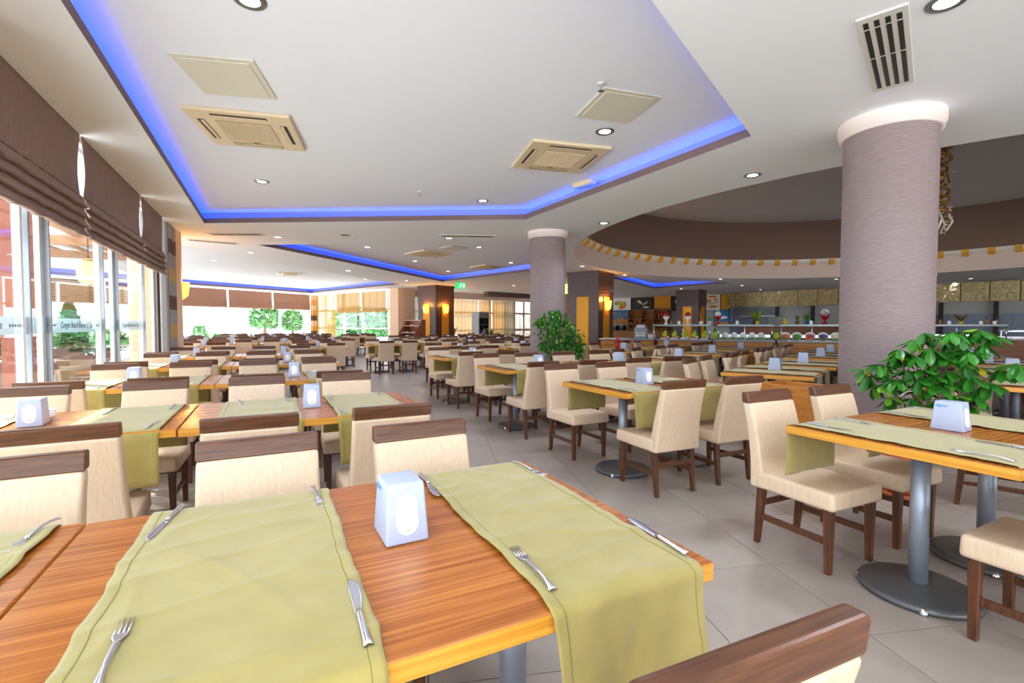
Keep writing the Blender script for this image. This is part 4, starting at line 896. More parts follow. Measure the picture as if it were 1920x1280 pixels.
# vegetable figures, platters, domes, bowls
for k in range(5):
    x = .98 + k * .27; fig = MB().ball((0, 0, .075), .062, 12, sc=(1, 1, 1.15)).ball((.02, -.01, .17), .042, 10).ball((-.05, 0, .11), .03, 8).ball((.05, .02, .12), .028, 8)
    put('vegetable_figure', 'lime green carved vegetable figure, %s from the bakery end' % ['first', 'second', 'third', 'fourth', 'fifth'][k], 'food', bw(x, .32, .90), [('body', fig.mesh('body', 'lime', True)), ('comb', MB().ball((.03, -.02, .215), .022, 8).mesh('comb', 'lettuce', True)), ('egg', MB().ball((.10, -.02, .03), .034, 8, sc=(1, 1, 1.2)).mesh('egg', 'ceramic', True))], group='carved vegetable figures')
    put('tray', 'small tray of red and pale salad before the %s lime figure' % ['first', 'second', 'third', 'fourth', 'fifth'][k], 'tray', bw(x + .02, .06, .871), [('dish', MB().box((0, 0, .018), (.2, .14, .036), taper=(1.1, 1.1)).mesh('dish', 'ceramic', bevel=.006)), ('salad', MB().ball((0, 0, .04), .075, 10, sc=(1.1, .7, .42)).mesh('salad', ['tomato', 'carrot', 'cream_food', 'tomato', 'carrot'][k], True))], group='salad trays')
for k in range(6):
    x = 2.62 + k * .225
    if k < 5:
        dm = MB().lathe([(.105 * math.cos(q * PI / 12), .15 * math.sin(q * PI / 12)) for q in range(7)], 16, (0, 0, 0), 0, False)
        put('dome_cover', 'white domed plate cover, %s along the middle counter' % ['first', 'second', 'third', 'fourth', 'fifth'][k], 'dish', bw(x, .40, .93), [('dome', dm.mesh('dome', 'ceramic', True)), ('stand', MB().lathe([(.09, -.055), (.09, 0)], 14).mesh('stand', 'ceramic'))], group='white dome covers')
    pl = [('plate', MB().lathe([(.06, 0), (.12, .02), (.125, .026), (.06, .008), (0, .008)], 18).mesh('plate', 'ceramic', True)), ('leaves', MB().ball((0, 0, .03), .085, 9, sc=(1, 1, .45)).ball((.05, .02, .045), .035, 7).mesh('leaves', 'lettuce', True))]
    put('platter', 'round plate of green leaves in front of the domes, place %d from the bakery end' % (k + 1), 'plate', bw(x - .05, .06, .871), pl, group='leaf plates')
for k, (x, m, lab) in enumerate([(4.10, 'carrot', 'orange salad'), (4.36, 'lettuce', 'green salad'), (4.66, 'tomato', 'tomato salad'), (4.95, 'cabbage', 'purple cabbage'), (5.23, 'cream_food', 'pale mixed salad')]):
    bowl = MB().lathe([(.05, 0), (.10, .04), (.125, .10), (.118, .10), (.09, .045), (0, .015)], 18)
    t = thing('salad_bowl', 'tilted white bowl of ' + lab, 'bowl', bw(x, .34, .93), rot=(R(48), 0, ba), group='tilted salad bowls')
    fill(t, [('bowl', bowl.mesh('bowl', 'ceramic', True)), ('salad', MB().ball((0, 0, .07), .085, 10, sc=(1, 1, .4)).mesh('salad', m, True))])
    put('platter', 'oval plate of garnish below the bowl of ' + lab, 'plate', bw(x - .06, .05, .871), [('plate', MB().lathe([(.06, 0), (.125, .018), (.13, .024), (.06, .008), (0, .008)], 18).mesh('plate', 'ceramic', True)), ('garnish', MB().ball((-.03, 0, .03), .05, 8, sc=(1, 1, .6)).ball((.05, .01, .03), .04, 8).mesh('garnish', ['lettuce', 'lettuce', 'carrot', 'lettuce', 'lettuce'][k], True))], group='garnish plates')
for x, lab in ((2.35, 'between the lime figures and the domes'), (3.88, 'between the domes and the salad bowls')):
    put('pineapple_figure', 'green and yellow carved pineapple standing ' + lab, 'food', bw(x, .25, .872), [('fruit', MB().ball((0, 0, .11), .07, 12, sc=(1, 1, 1.5)).mesh('fruit', 'lime', True)), ('crown', MB().lathe([(.02, .2), (.05, .27), (.0, .32)], 8).lathe([(.015, .2), (.075, .25), (.06, .24)], 8, cap=False).mesh('crown', 'lettuce'))])
# goblet ornaments and plants on the glass shelf
def goblet(x, top, base, lab, s=1.0, mus=False):
    ps = [('stand', MB().lathe([(.075 * s, 0), (.07 * s, .012), (.028 * s, .05), (.022 * s, .10), (.05 * s, .15), (.082 * s, .19), (.09 * s, .225), (.075 * s, .20), (0, .17)], 20).mesh('stand', base, True)), ('globe', MB().ball((0, 0, .27 * s), .085 * s, 16).mesh('globe', top, True))]
    rim = [(.088 * s * math.cos(k * PI / 5), .088 * s * math.sin(k * PI / 5), .225 * s) for k in range(10)]
    ps += [('scallop', MB().lathe([(.016, -.0035), (.024, -.0035), (.024, .0035), (.016, .0035), (.016, -.0035)], 10, cap=False, mtx=Matrix.Translation(r) @ Matrix.Rotation(k * PI / 5, 4, 'Z') @ Matrix.Rotation(PI / 2, 4, 'Y')).mesh('scallop', base if base == 'ceramic' else 'flower_red')) for k, r in enumerate(rim)]
    if mus: ps.append(('dark_patch', MB().grid(lambda a, b: ((a - .5) * .11, -.087 * math.cos((a - .5) * 1.3) * s, .30 + .02 * math.sin(a * PI * 2) + b * .02), 8, 2, 0, .003).mesh('dark_patch', 'black', True)))
    put('goblet_ornament', lab, 'ornament', bw(x, .28, GZ + .026), ps, group='goblet ornaments')
goblet(1.02, 'red_gloss', 'ceramic', 'red globe in a white scalloped goblet nearest the bakery'); goblet(1.62, 'red_gloss', 'ceramic', 'red globe in a white scalloped goblet before the brown pillar')
goblet(2.42, 'ceramic', 'red_gloss', 'white globe on a red goblet stand beside the blue poster', 1.05); goblet(4.98, 'ceramic', 'red_gloss', 'white globe with dark curls on a red goblet stand near the column', 1.15, True)
def pot_plant(x, lab, pm, h, w, cols, n=26, posf=bw, z=GZ + .026, y=.28, name='potted_plant'):
    rg = random.Random(int(x * 50)); mb = MB()
    for k in range(n):
        a = rg.uniform(0, 2 * PI); r = rg.uniform(.3, 1) * w; hh = rg.uniform(.5, 1) * h
        mb.tube([(0, 0, .07), (r * .4 * math.cos(a), r * .4 * math.sin(a), .07 + hh * .6), (r * math.cos(a), r * math.sin(a), .07 + hh)], [.012, .012, .003], 4, k % len(cols))
    put(name, lab, 'plant', posf(x, y, z), [('pot', MB().lathe([(.045, 0), (.06, .09), (.055, .09), (0, .07)], 14).mesh('pot', pm, True)), ('leaves', mb.mesh('leaves', cols))])
pot_plant(1.98, 'flower arrangement of orange, blue and red in a white vase', 'ceramic', .34, .14, ['flower_orange', 'flower_blue', 'flower_red', 'leaf_green'], 18)
pot_plant(2.20, 'small leafy green plant beside the white globe ornament', 'ceramic', .22, .12, ['leaf_light', 'leaf_green'], 16)
pot_plant(3.42, 'yellow potted plant with tall feathery leaves on the glass shelf', 'pot_yellow', .30, .26, ['leaf_yellow', 'leaf_green', 'leaf_yellow'], 34)
pot_plant(3.36, 'dark spiky plant behind the yellow pot', 'soil', .42, .2, ['leaf_green', 'leaf_green', 'trunk'], 16, y=.42)
pot_plant(4.58, 'green spiky plant in a blue pot on the glass shelf', 'blue_card', .26, .12, ['leaf_green'], 22)
pot_plant(4.08, 'yellow flowers in a small pot on the glass shelf', 'pot_yellow', .12, .08, ['pot_yellow', 'leaf_light'], 14)
pot_plant(4.36, 'red and brown dried arrangement on the glass shelf', 'trunk', .2, .1, ['flower_red', 'trunk', 'leaf_green'], 16)
pot_plant(5.36, 'orange flower arrangement at the column end of the shelf', 'soil', .2, .1, ['flower_orange', 'leaf_green'], 16)
for x, lab in ((1.40, 'between the two red globes'), (2.92, 'beside the dark wire ornament'), (4.66, 'before the blue pot')):
    put('candle_holder', 'small white cube candle holder ' + lab, 'candle holder', bw(x, .14, GZ + .026), [('cube', MB().box((0, 0, .045), (.075, .075, .09)).mesh('cube', 'ceramic', bevel=.006)), ('candle', MB().lathe([(.02, .09), (.02, .1)], 10).mesh('candle', 'napkin'))])
for x, lab in ((1.16, 'by the first red globe'), (1.34, 'left of the white cube'), (2.16, 'by the flower vase')):
    put('bottle', 'small gold bottle ' + lab, 'bottle', bw(x, .3, GZ + .026), [('body', MB().lathe([(.02, 0), (.024, .06), (.01, .09), (.01, .12)], 10).mesh('body', 'gold_bottle', True)), ('cap', MB().lathe([(.012, .12), (.012, .13)], 8).mesh('cap', 'dark'))])
put('wire_ornament', 'dark curved wire ornament like two horns on the shelf', 'ornament', bw(2.78, .2, GZ + .026), [('horns', MB().tube([(-.05, 0, .2), (-.06, 0, .1), (0, 0, .01), (.05, 0, .1), (.04, 0, .22)], [.004, .01, .012, .01, .004], 6).mesh('horns', 'dark', True)), ('foot', MB().lathe([(.03, 0), (.03, .008)], 12).mesh('foot', 'dark'))])
# bread-bag box with peaked lid at the bakery end
t = put('serving_box', 'grey box with a peaked lid and printed label beside the counter end', 'box', bw(.30, .3, .872), [('box', MB().box((0, 0, .14), (.36, .3, .28)).mesh('box', 'grey_box', bevel=.008)), ('lid', MB().box((0, 0, .35), (.37, .31, .14), taper=(.62, .6)).mesh('lid', 'grey_box', bevel=.01)), ('slot', MB().box((0, -.13, .36), (.2, .02, .05)).mesh('slot', 'ceramic', bevel=.004))])
link('label', MB().box((0, -.153, .13), (.26, .004, .11)).mesh('label', 'ceramic'), t); pr = MB(); [pr.box((-.09 + k * .045, -.156, .13 + .006 * (k % 2)), (.018 + .008 * (k % 3), .002, .05 if k % 2 else .035)) for k in range(5)]; link('print', pr.mesh('print', 'decal_ink'), t)
put('crate', 'wire bread crate between the grey box and the glass shelf', 'crate', bw(.60, .3, .872), [('rim', MB().box((0, 0, .14), (.22, .26, .02)).mesh('rim', 'steel_grey')), ('basket', MB().box((0, 0, .07), (.18, .22, .13), taper=(1.15, 1.15)).mesh('basket', 'cardboard'))])
put('flower_vase', 'pink flowers in a dark vase on a table before the bakery', 'vase', (2.3, 10.55, TH + .005), [('vase', MB().lathe([(.03, 0), (.045, .05), (.03, .1), (.035, .12)], 12).mesh('vase', 'red_gloss', True)), ('flowers', MB().ball((0, 0, .18), .06, 8).ball((.05, 0, .15), .04, 7).ball((-.04, .02, .16), .04, 7).mesh('flowers', 'flower_red', True))])

# right-hand hot counter behind the schefflera
K0, K1 = (11.1, 13.5), (15.4, 13.1); ka, KL = along(K0, K1)
def kw(x, y, z): return (K0[0] + x * math.cos(ka) - y * math.sin(ka), K0[1] + x * math.sin(ka) + y * math.cos(ka), z)
for k, (x0, x1) in enumerate([(-.3, 1.5), (1.54, 4.3)]): cabinet('hot_counter', 'red-brown slatted hot counter unit behind the plant' if k == 0 else 'red-brown slatted hot counter unit at the wall end', x0, x1, .86, .9, K0, ka, 'red_wood', 5)
guard(.62, 2.55, 'glass shelf on steel posts over the hot counter', kw, ka)
put('food_warmer', 'steel lit food warmer at the wall end of the hot counter', 'warmer', kw(3.15, .3, .9), [('case', MB().box((0, 0, .03), (.9, .5, .06)).mesh('case', 'steel', bevel=.005)), ('lamp', MB().box((0, -.05, .2), (.8, .06, .02)).mesh('lamp', 'light_panel')), ('hood', MB().box((0, 0, .225), (.9, .4, .02)).mesh('hood', 'steel')), ('post', MB().tube([(.43, .15, .05), (.43, .15, .22)], .012, 6).tube([(-.43, .15, .05), (-.43, .15, .22)], .012, 6).mesh('post', 'steel'))], ka)
put('plate_stack', 'white plates stacked past the food warmer', 'plates', kw(3.85, .3, .902), [('plate', MB().lathe([(.08, .012 * k), (.12, .012 * k + .01), (.08, .012 * k + .011)], 16).mesh('plate', 'ceramic')) for k in range(7)], ka)
pot_plant(1.52, 'dark spiky plant in a yellow pot over the hot counter', 'pot_yellow', .22, .2, ['trunk', 'leaf_yellow', 'soil'], 30, kw)
for x, lab in ((1.0, 'beside the column'), (2.2, 'left of a pair over the hot counter'), (2.47, 'at the end of the shelf over the hot counter')):
    put('bottle', 'gold dispenser bottle ' + lab, 'bottle', kw(x, .3, GZ + .026), [('body', MB().lathe([(.032, 0), (.034, .1), (.014, .13), (.014, .15)], 12).mesh('body', 'gold_bottle', True)), ('cap', MB().lathe([(.016, .15), (.012, .18)], 8).mesh('cap', 'dark'))], ka)
for x, lab in ((1.16, 'next to the bottle beside the column'), (1.98, 'before the bottle pair'), (2.33, 'between the bottle pair')): put('card_holder', 'small white card holder ' + lab, 'card', kw(x, .2, GZ + .026), [('card', MB().box((0, 0, .05), (.09, .01, .09)).mesh('card', 'ceramic')), ('foot', MB().box((0, 0, .004), (.09, .04, .008)).mesh('foot', 'steel_grey'))], ka)

# ------------------------------------------------------------ buffet back wall: lattice, kitchen, bakery; local x from the corner with the back windows
wa, WLn = along(P5, P6)
def ww(x, d, z): return (P5[0] + x * math.cos(wa) + d * math.sin(wa), P5[1] + x * math.sin(wa) - d * math.cos(wa), z)
def on_wall_x(px):
    r = (px - 960) / FPX; c, s = math.cos(wa), math.sin(wa); return (r * P5[1] - P5[0]) / (c - r * s)
XL = on_wall_x(1369)
lt = thing('lattice_band', 'carved gold floral lattice frieze over the kitchen opening', 'frieze', ww(0, .4, 0), wa)
petal = MB().ball((0, 0, 0), .5, 8, sc=(.30, .07, .085)); petal = petal.mesh('petal', 'lattice_petal', True)
pw_ = .9; npan = 18
panel = MB().box((0, 0, 0), (pw_ - .02, .06, .84)).mesh('panel', 'lattice_gold', bevel=.01, bseg=1)
ringl = MB().lathe([(.36, -.012), (.39, -.012), (.39, .012), (.36, .012), (.36, -.012)], 24, cap=False, mtx=Matrix.Rotation(PI / 2, 4, 'X')).mesh('ring', 'lattice_gold')
cnt = 0
for k in range(npan):
    x = XL + .45 + k * pw_; o = link('panel', panel, lt, (x, 0, 2.70)); link('ring', ringl, o, (0, -.04, 0))
    if cnt < 280:
        for j in range(8): link('petal', petal, o, (.25 * math.cos(j * PI / 4 + .39), -.035, .25 * math.sin(j * PI / 4 + .39)), (0, -(j * PI / 4 + .39), 0)); cnt += 1
        for sx in (-1, 1):
            for sz in (-1, 1): link('petal', petal, o, (sx * .34, -.035, sz * .32), (0, -sx * sz * PI / 4, 0)); cnt += 1
for x0, x1, z0, z1, m, d in ((XL, XL + 2.0, 0, 2.28, 'kitchen_tile', .06), (XL + 6.2, XL + 16, 0, 1.72, 'kitchen_tile', .05)):
    struct('tile_wall', MB().box(((x0 + x1) / 2, 0, (z0 + z1) / 2), (x1 - x0, .08, z1 - z0)).mesh('tile_wall', m), None, ww(0, d, 0), (0, 0, wa))
tw = thing('tile_cladding', 'blue-grey square wall tiles of the kitchen behind the hot counter', 'tiles', ww(0, .1, 0), wa)
tme = MB().box((0, 0, 0), (.385, .014, .285)).mesh('tile', 'kitchen_tile', bevel=.004, bseg=1)
for i in range(16):
    for j in range(4): link('tile', tme, tw, (XL + 6.5 + i * .4, 0, .72 + j * .3))
for px in (1453, 1532): pass
for px, lab in ((1526, 'dark kitchen post behind the green spiky plant'), (1764, 'dark kitchen post beside the mauve column'), (1866, 'dark kitchen post under the frieze near the wall end')):
    x = on_wall_x(px); t = thing('kitchen_post', lab, 'post', ww(x, .3, 0), wa); fill(t, [('post', MB().box((0, 0, 1.15), (.16, .16, 2.3)).mesh('post', 'dark', bevel=.01)), ('foot', MB().box((0, 0, .05), (.2, .2, .1)).mesh('foot', 'dark'))])
x0, x1 = on_wall_x(1393), on_wall_x(1462)
t = thing('kitchen_hood', 'dark grey kitchen hood over the serving hatch', 'hood', ww((x0 + x1) / 2, .5, 2.28), wa); fill(t, [('canopy', MB().box((0, 0, -.27), (x1 - x0, .7, .54), taper=(1, 1)).mesh('canopy', 'hood_grey', bevel=.01)), ('lip', MB().box((0, -.36, -.52), (x1 - x0, .02, .05)).mesh('lip', 'steel_grey'))])
t = thing('kitchen_counter', 'low dark kitchen shelf unit behind the buffet', 'counter', ww((x0 + x1) / 2 + 2.5, .5, 0), wa); fill(t, [('carcass', MB().box((0, 0, .6), (6.5, .6, 1.2)).mesh('carcass', 'red_wood')), ('worktop', MB().box((0, 0, 1.22), (6.6, .7, .05)).mesh('worktop', 'steel_grey'))])
# bakery: posters, panels, bread shelves
def board(px0, px1, z0, z1, m, lab, name='poster', cat='poster', d=.12, extra=None):
    a, b = on_wall_x(px0), on_wall_x(px1); t = thing(name, lab, cat, ww((a + b) / 2, d, (z0 + z1) / 2), wa); w, h = b - a, z1 - z0
    ps = [('sheet', MB().box((0, 0, 0), (w, .03, h)).mesh('sheet', m)), ('frame', MB().box((0, .012, 0), (w + .06, .03, h + .06)).mesh('frame', 'dark'))]
    fill(t, ps)
    if extra: extra(t, w, h)
    return t
def blob(t, nm, m, x, z, w, h, d=.02, rot=0): link(nm, MB().ball((0, 0, 0), .5, 12, sc=(w, .03, h)).mesh(nm, m, True), t, (x, -d, z), (0, rot, 0))
def citrus(t, w, h):
    for k in range(9): blob(t, 'splash', 'leaf_yellow' if k % 3 else 'flower_orange', (.12 * math.cos(k * 2.4) * w * 1.3), h * (-.08 + .2 * math.sin(k * 1.9)), w * .24, h * .34, .02 + .001 * k, k)
    blob(t, 'splash', 'leaf_light', -w * .27, h * .08, w * .3, h * .34)
def wheat(t, w, h):
    blob(t, 'field', 'bread', 0, -h * .36, w * 1.0, h * .45)
    for k in range(5): link('ear', MB().tube([((k - 2) * .05, -.03, -h * .4), ((k - 2) * .14, -.035, 0), ((k - 2) * .25, -.03, h * .38)], [.01, .012, .03], 5).mesh('ear', 'cream_food', True), t)
def hands(t, w, h):
    blob(t, 'flour_hand', 'cream_food', -w * .12, h * .1, w * .3, h * .22, rot=.6); blob(t, 'flour_hand', 'cardboard', w * .15, -h * .02, w * .32, h * .12, rot=-.5); blob(t, 'dough', 'cream_food', w * .18, -h * .36, w * .36, h * .14)
def meze(t, w, h):
    blob(t, 'loaf', 'flower_orange', 0, h * .36, w * .6, h * .13); blob(t, 'loaf', 'bread', -w * .26, h * .1, w * .42, h * .22); blob(t, 'ring_bread', 'bread', w * .22, h * .16, w * .3, h * .14); blob(t, 'loaf', 'bread', w * .06, -h * .26, w * .6, h * .18); link('baguette', MB().tube([(-w * .3, -.03, -h * .12), (w * .35, -.03, h * .02)], .02, 6).mesh('baguette', 'trunk'), t)
board(1151, 1184, 2.30, 3.12, 'ceramic', 'white poster with a yellow and green fruit splash', extra=citrus)
board(1145, 1185, 1.42, 2.28, 'blue_card', 'blue poster with golden wheat ears', extra=wheat)
board(1187, 1225, 2.34, 3.12, 'black', 'dark poster of floury hands shaping dough', extra=hands)
board(1228, 1259, 2.36, 3.12, 'panel_yellow', 'plain ochre wall panel between two dark posters', 'wall_panel', 'panel')
board(1262, 1283, 2.2, 3.12, 'black', 'narrow dark poster partly behind the third pillar', extra=hands)
board(1322, 1351, 2.15, 3.1, 'cardboard', 'pale poster of pizza, pretzel and loaves', extra=meze)
board(1353, 1368, 2.18, 3.1, 'panel_yellow', 'ochre wall panel beside the gold lattice', 'wall_panel', 'panel')
board(1340, 1368, 1.25, 2.15, 'blue_card', 'blue sky poster beside the white globe ornament', extra=lambda t, w, h: (blob(t, 'field', 'bread', 0, -h * .38, w, h * .3), blob(t, 'cloud', 'ceramic', .1, .02, w * .6, h * .2)))
a, b = on_wall_x(1188), on_wall_x(1262)
t = thing('bread_shelf', 'wooden bakery shelving filled with loaves and baguettes', 'shelving', ww((a + b) / 2, .5, 0), wa); w = b - a
ps = [('back_panel', MB().box((0, .25, 1.15), (w, .04, 2.2)).mesh('back_panel', 'bakery_wood'))]
for z in (.95, 1.32, 1.68): ps.append(('shelf', MB().box((0, 0, z), (w, .5, .04)).mesh('shelf', 'red_wood')))
for k in range(4): ps.append(('upright', MB().box((-w * .49 + k * w * .326, 0, 1.15), (.05, .5, 2.2)).mesh('upright', 'red_wood')))
ps.append(('base_cabinet', MB().box((-.9, -.1, .45), (w + 1.8, .7, .9)).mesh('base_cabinet', 'bakery_wood', bevel=.01)))
fill(t, ps)
LO = MB().ball((0, 0, .07), .1, 8, sc=(1.3, .9, .75)).mesh('loaf', 'bread', True); BG = MB().tube([(0, 0, 0), (.03, -.05, .3), (.05, 0, .62)], [.03, .045, .025], 6).mesh('baguette', 'bread', True)
for z in (.97, 1.34):
    for k in range(9): link('bread_loaf', LO, None, ww(a + .15 + k * (w - .3) / 8, .6, z + .002), (0, 0, wa + k), 'round brown loaf on the %s bakery shelf' % ('lower' if z < 1 else 'middle'), 'bread', 'loaves on the bakery shelves')
for k in range(9): link('baguette', BG, None, ww(a + .12 + k * .2 + (.8 if k > 4 else 0), .6, 1.71), (0, R(8), wa), 'baguette standing on the top bakery shelf', 'bread', 'baguettes on the bakery shelves')
t = thing('red_ornament', 'glossy red globe on the top bakery shelf', 'ornament', ww((a + b) / 2 + w * .28, .45, 1.72), wa); fill(t, [('globe', MB().ball((0, 0, .22), .2, 14).mesh('globe', 'red_gloss', True)), ('foot', MB().lathe([(.1, 0), (.06, .05)], 12).mesh('foot', 'ceramic'))])
for k in range(3): put('coffee_machine', ['steel coffee urn below the wheat poster', 'dark coffee machine beside the steel urn', 'black kettle beside the dark coffee machine'][k], 'machine', ww(a - 1.6 + k * .55, .6, .905), [('body', MB().box((0, 0, .16), (.36, .34, .32)).mesh('body', ['steel', 'black', 'black'][k], bevel=.03)), ('top', MB().box((0, 0, .34), (.3, .28, .05)).mesh('top', 'steel_grey', bevel=.01)), ('knob', MB().ball((0, -.18, .2), .03, 8).mesh('knob', 'ceramic', True))], wa)

# ------------------------------------------------------------ far left: dish shelves, fridge, rail and planter
sx_, sy_ = -4.15, 21.0
t = thing('dish_shelf', 'red-brown waiter station with curved sides and open shelves', 'shelving', (sx_, sy_, 0), R(-38))
curve_ = [(-.62, 0), (-.62, .55), (-.52, .95), (-.22, 1.35), (-.16, 1.5), (.05, 1.5), (.05, 0)]
sd_ = MB().add([(-.012, p[0], p[1]) for p in curve_] + [(.012, p[0], p[1]) for p in curve_], [tuple(range(7)), tuple(range(13, 6, -1))] + [(i, 7 + i, 7 + (i + 1) % 7, (i + 1) % 7) for i in range(7)]).mesh('side_panel', 'red_wood')
ps = [('side_panel', sd_, (-.52, 0, 0)), ('side_panel', sd_, (.52, 0, 0)), ('back_panel', MB().box((0, .04, .75), (1.04, .02, 1.5)).mesh('back_panel', 'red_wood'))]
for z, d in ((.3, .6), (.62, .58), (.94, .46), (1.24, .32), (1.48, .2)): ps.append(('shelf', MB().box((0, .03 - d / 2, z), (1.02, d, .025)).mesh('shelf', 'salmon' if z > .9 else 'red_wood')))
fill(t, ps)
for k, (dx, z) in enumerate([(-.3, .955), (.1, .955), (.35, .955), (0, 1.255), (-.2, .635), (.3, .635)]):
    put('crockery', 'small white crockery piece on the waiter station shelves', 'crockery', (sx_ + dx * .78 - .16, sy_ - dx * .6 - .2, z), [('dish', MB().lathe([(.05, 0), (.08, .04), (.07, .04), (0, .01)], 12).mesh('dish', 'ceramic', True))], 0, 'crockery on the waiter station')
fx2, fy2 = -1.72, 26.6
t = thing('drinks_fridge', 'grey upright drinks fridge with a dark glass door', 'fridge', (fx2, fy2, 0), R(40))
fill(t, [('cabinet', MB().box((0, .05, 1.0), (.66, .66, 1.98)).mesh('cabinet', 'fridge_grey', bevel=.01)), ('header', MB().box((0, -.30, 1.83), (.66, .05, .28)).mesh('header', 'steel_grey', bevel=.01)),
         ('door', MB().box((0, -.31, .88), (.62, .05, 1.56)).mesh('door', 'dark_glass', bevel=.006), (0, 0, 0), (0, 0, 0), [('handle', MB().tube([(.27, -.36, .7), (.27, -.36, 1.2)], .015, 6).mesh('handle', 'steel'))]),
         ('shelf', MB().box((0, -.338, 1.3), (.5, .01, .03)).box((0, -.338, .95), (.5, .01, .03)).box((0, -.338, .6), (.5, .01, .03)).mesh('shelf', 'steel_grey'))])
t = thing('planter_box', 'long wooden planter box below the glass rail', 'planter', (.25, 26.3, 0), R(30)); fill(t, [('box', MB().box((0, 0, .28), (2.3, .4, .56)).mesh('box', 'red_wood', bevel=.01)), ('soil', MB().box((0, 0, .56), (2.2, .34, .02)).mesh('soil', 'soil'))])
t = thing('glass_rail', 'glass and steel balustrade before the back windows', 'railing', (.1, 27.1, 0), R(30)); fill(t, [('handrail', MB().tube([(-1.9, 0, 1.05), (1.9, 0, 1.05)], .02, 8).mesh('handrail', 'steel'))] + [('post', MB().tube([(x, 0, 0), (x, 0, 1.05)], .018, 8).mesh('post', 'steel')) for x in (-1.85, -.6, .6, 1.85)] + [('glass_pane', MB().box((x, 0, .55), (1.15, .01, .8)).mesh('glass_pane', 'glass_thin')) for x in (-1.22, 0, 1.22)])
for (x, y, lab, h) in ((-3.0, 24.6, 'small dark potted palm right of the pillar with two sconces', 1.25), (-1.1, 25.6, 'small dark leafy pot plant below the drinks fridge', 1.1)):
    mb = MB(); rg = random.Random(int(x * 9))
    for k in range(18):
        a_ = rg.uniform(0, 2 * PI); r_ = rg.uniform(.1, .3); mb.tube([(0, 0, .5), (r_ * .5 * math.cos(a_), r_ * .5 * math.sin(a_), h * .85), (r_ * math.cos(a_), r_ * math.sin(a_), h * rg.uniform(.7, 1.05))], [.012, .02, .004], 4)
    put('potted_palm', lab, 'plant', (x, y, 0), [('pot', MB().lathe([(.14, 0), (.19, .4), (.17, .4), (0, .36)], 14).mesh('pot', 'dark', True)), ('leaves', mb.mesh('leaves', 'leaf_green'))], 0)

# ------------------------------------------------------------ outside: terrace, pergola, hedges, trees
struct('terrace', MB().box((0, 20, -.22), (160, 140, .1)).mesh('terrace', 'terrace_floor'))
def tb(u, v, z0, z1, s, m, name, lab):
    t = thing(name, lab, 'post', U(u, v), A); fill(t, [('post', MB().box((0, 0, (z0 + z1) / 2), (s, s, z1 - z0)).mesh('post', m, bevel=.008)), ('shoe', MB().box((0, 0, .03 - .17), (s + .04, s + .04, .14)).mesh('shoe', 'alu'))])
tb(-2.62, 7.64, -.17, 2.9, .24, 'terrace_timber', 'timber_post', 'reddish timber post just outside the terrace windows')
tb(-5.6, 11.2, -.17, 2.9, .22, 'terrace_timber', 'timber_post', 'reddish timber post farther out on the terrace'); tb(-5.6, 5.4, -.17, 2.9, .22, 'terrace_timber', 'timber_post', 'reddish timber post at the outer edge of the terrace')
t = thing('pergola_roof', 'slatted timber pergola roof outside the terrace windows', 'pergola', U(0, 0), A)
bmn = MB().box((0, 0, 0), (4.6, .12, .16)).mesh('beam', 'pergola_wood'); slt = MB().box((0, 0, 0), (.12, 13, .03)).mesh('slat', 'pergola_wood')
for k in range(6): link('beam', bmn, t, (-4.4, 3.0 + k * 2.3, 2.9))
for k in range(9): link('slat', slt, t, (-2.3 - k * .5, 8.8, 3.0))
TERR = [(-3.4, 9.2), (-3.5, 12.6), (-5.0, 10.9), (-4.8, 14.2)]
for k, (u, v) in enumerate(TERR):
    d = ['close to the glass', 'beyond the first one', 'at the outer side', 'farthest along the terrace'][k]
    t = thing('terrace_table', 'terrace table with dark top %s' % d, 'table', U(u, v, -.17), A); fill(t, [('top', MB().box((0, 0, .74), (1.1, .8, .04)).mesh('top', 'walnut', bevel=.004))] + [('leg', MB().box((sx * .48, sy * .33, .36), (.05, .05, .72)).mesh('leg', 'frame_white')) for sx in (-1, 1) for sy in (-1, 1)])
    for q, (dx, dy, rz) in enumerate(((-.3, -.62, 0), (.3, -.62, 0), (-.3, .62, PI), (.3, .62, PI))):
        p = U(u + dx, v + dy, -.17); t = thing('terrace_chair', 'white framed terrace chair, seat %s of the terrace table %s' % (['near inner', 'near outer', 'far inner', 'far outer'][q], d), 'chair', p, A + rz, 'terrace chairs')
        fill(t, [('seat', MB().box((0, 0, .43), (.44, .44, .05)).mesh('seat', 'patch_brown', bevel=.01)), ('backrest', MB().box((0, -.22, .68), (.44, .04, .4), shift=(0, -.06)).mesh('backrest', 'patch_brown', bevel=.01))] + [('leg', MB().box((sx * .2, sy * .2, .21), (.035, .035, .42)).mesh('leg', 'frame_white')) for sx in (-1, 1) for sy in (-1, 1)])
lantern(*U(-2.35, 9.1)[:2], 2.04, .32, .13, 'orange globe lantern hanging outside the terrace glass')
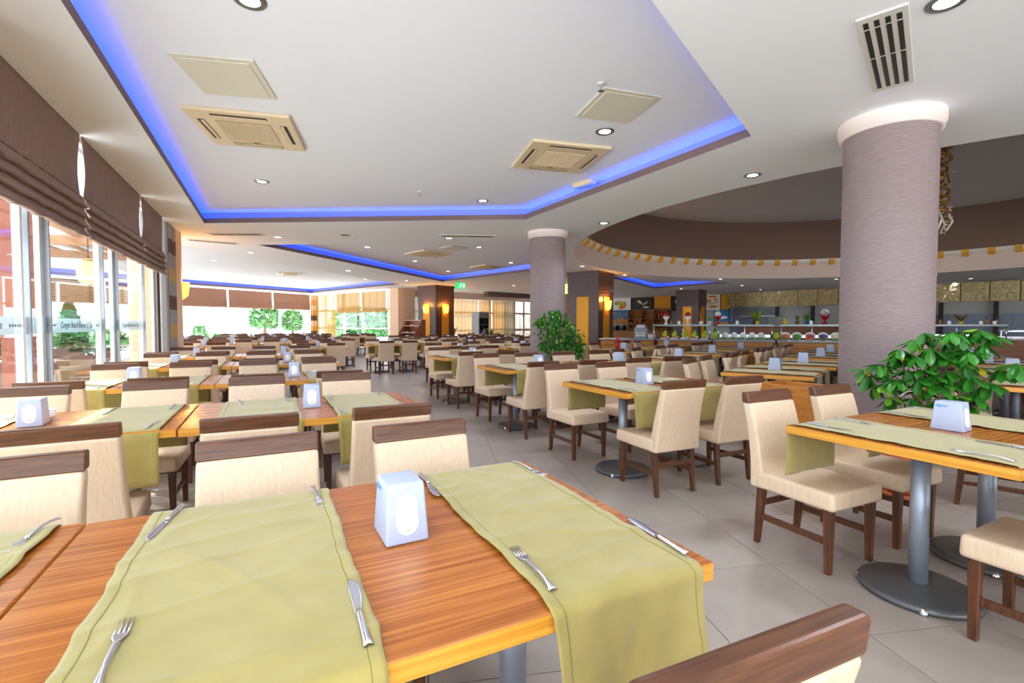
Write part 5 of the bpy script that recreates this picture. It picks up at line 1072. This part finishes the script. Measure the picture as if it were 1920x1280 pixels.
def bush(x, y, z, r, h, lab, name='bush', n=420, conical=False, cat='bush'):
    rg = random.Random(int(x * 31 + y)); mb = MB()
    for k in range(n):
        f = rg.random(); a_ = rg.uniform(0, 2 * PI); rr_ = r * ((1 - f) if conical else math.sin(PI * (.12 + .8 * f)) ** .5) * rg.uniform(.6, 1.05); s_ = r * .16
        mt = Matrix.Translation((rr_ * math.cos(a_), rr_ * math.sin(a_), f * h)) @ Matrix.Rotation(a_, 4, 'Z') @ Matrix.Rotation(rg.uniform(-1, 1), 4, 'X') @ Matrix.Rotation(rg.uniform(-1, 1), 4, 'Y')
        mb.add([(-s_, 0, 0), (0, -s_, .0), (s_, 0, s_ * .4), (0, s_, 0)], [(0, 1, 2, 3)], 0, mt)
    t = thing(name, lab, cat, (x, y, z)); c = link('foliage', mb.mesh('foliage', 'hedge_green'), t, kind='stuff')
    link('trunk', MB().tube([(0, 0, -z - .2), (0, 0, h * .7)], [r * .12, r * .05], 6).mesh('trunk', 'trunk'), t)
def outside_px(px, d): return ((px - 960) / FPX * d, d)
bush(*outside_px(131, 19), -.1, .9, 2.3, 'small conifer beyond the terrace tables', 'conifer', 500, True, 'tree')
bush(*outside_px(2, 13), -.1, .9, 1.2, 'round green bush beyond the timber post'); bush(*outside_px(150, 27), -.1, 2.2, 1.0, 'low hedge bush behind the conifer')
bush(*outside_px(497, 60), .9, 1.9, 2.6, 'round bright tree outside the far window', 'tree', 420, cat='tree'); bush(*outside_px(549, 66), .6, 1.5, 2.6, 'smaller round tree right of the bright tree outside', 'tree', 500, cat='tree')
bush(*outside_px(437, 42), -.7, 2.4, 1.0, 'low hedge outside the middle of the far window', 'hedge'); bush(*outside_px(496, 50), -.9, 2.0, 1.0, 'low hedge below the bright tree', 'hedge'); bush(*outside_px(374, 36), -.4, .6, 1.6, 'small shrub outside the end of the far window')
bush(*outside_px(664, 48), -.5, 2.4, 3.4, 'leafy tree outside the gold-curtained window', 'tree', 600, cat='tree'); bush(*outside_px(726, 60), -.5, 2.0, 3.6, 'tree beside the salmon wall end, outside', 'tree', 600, cat='tree')
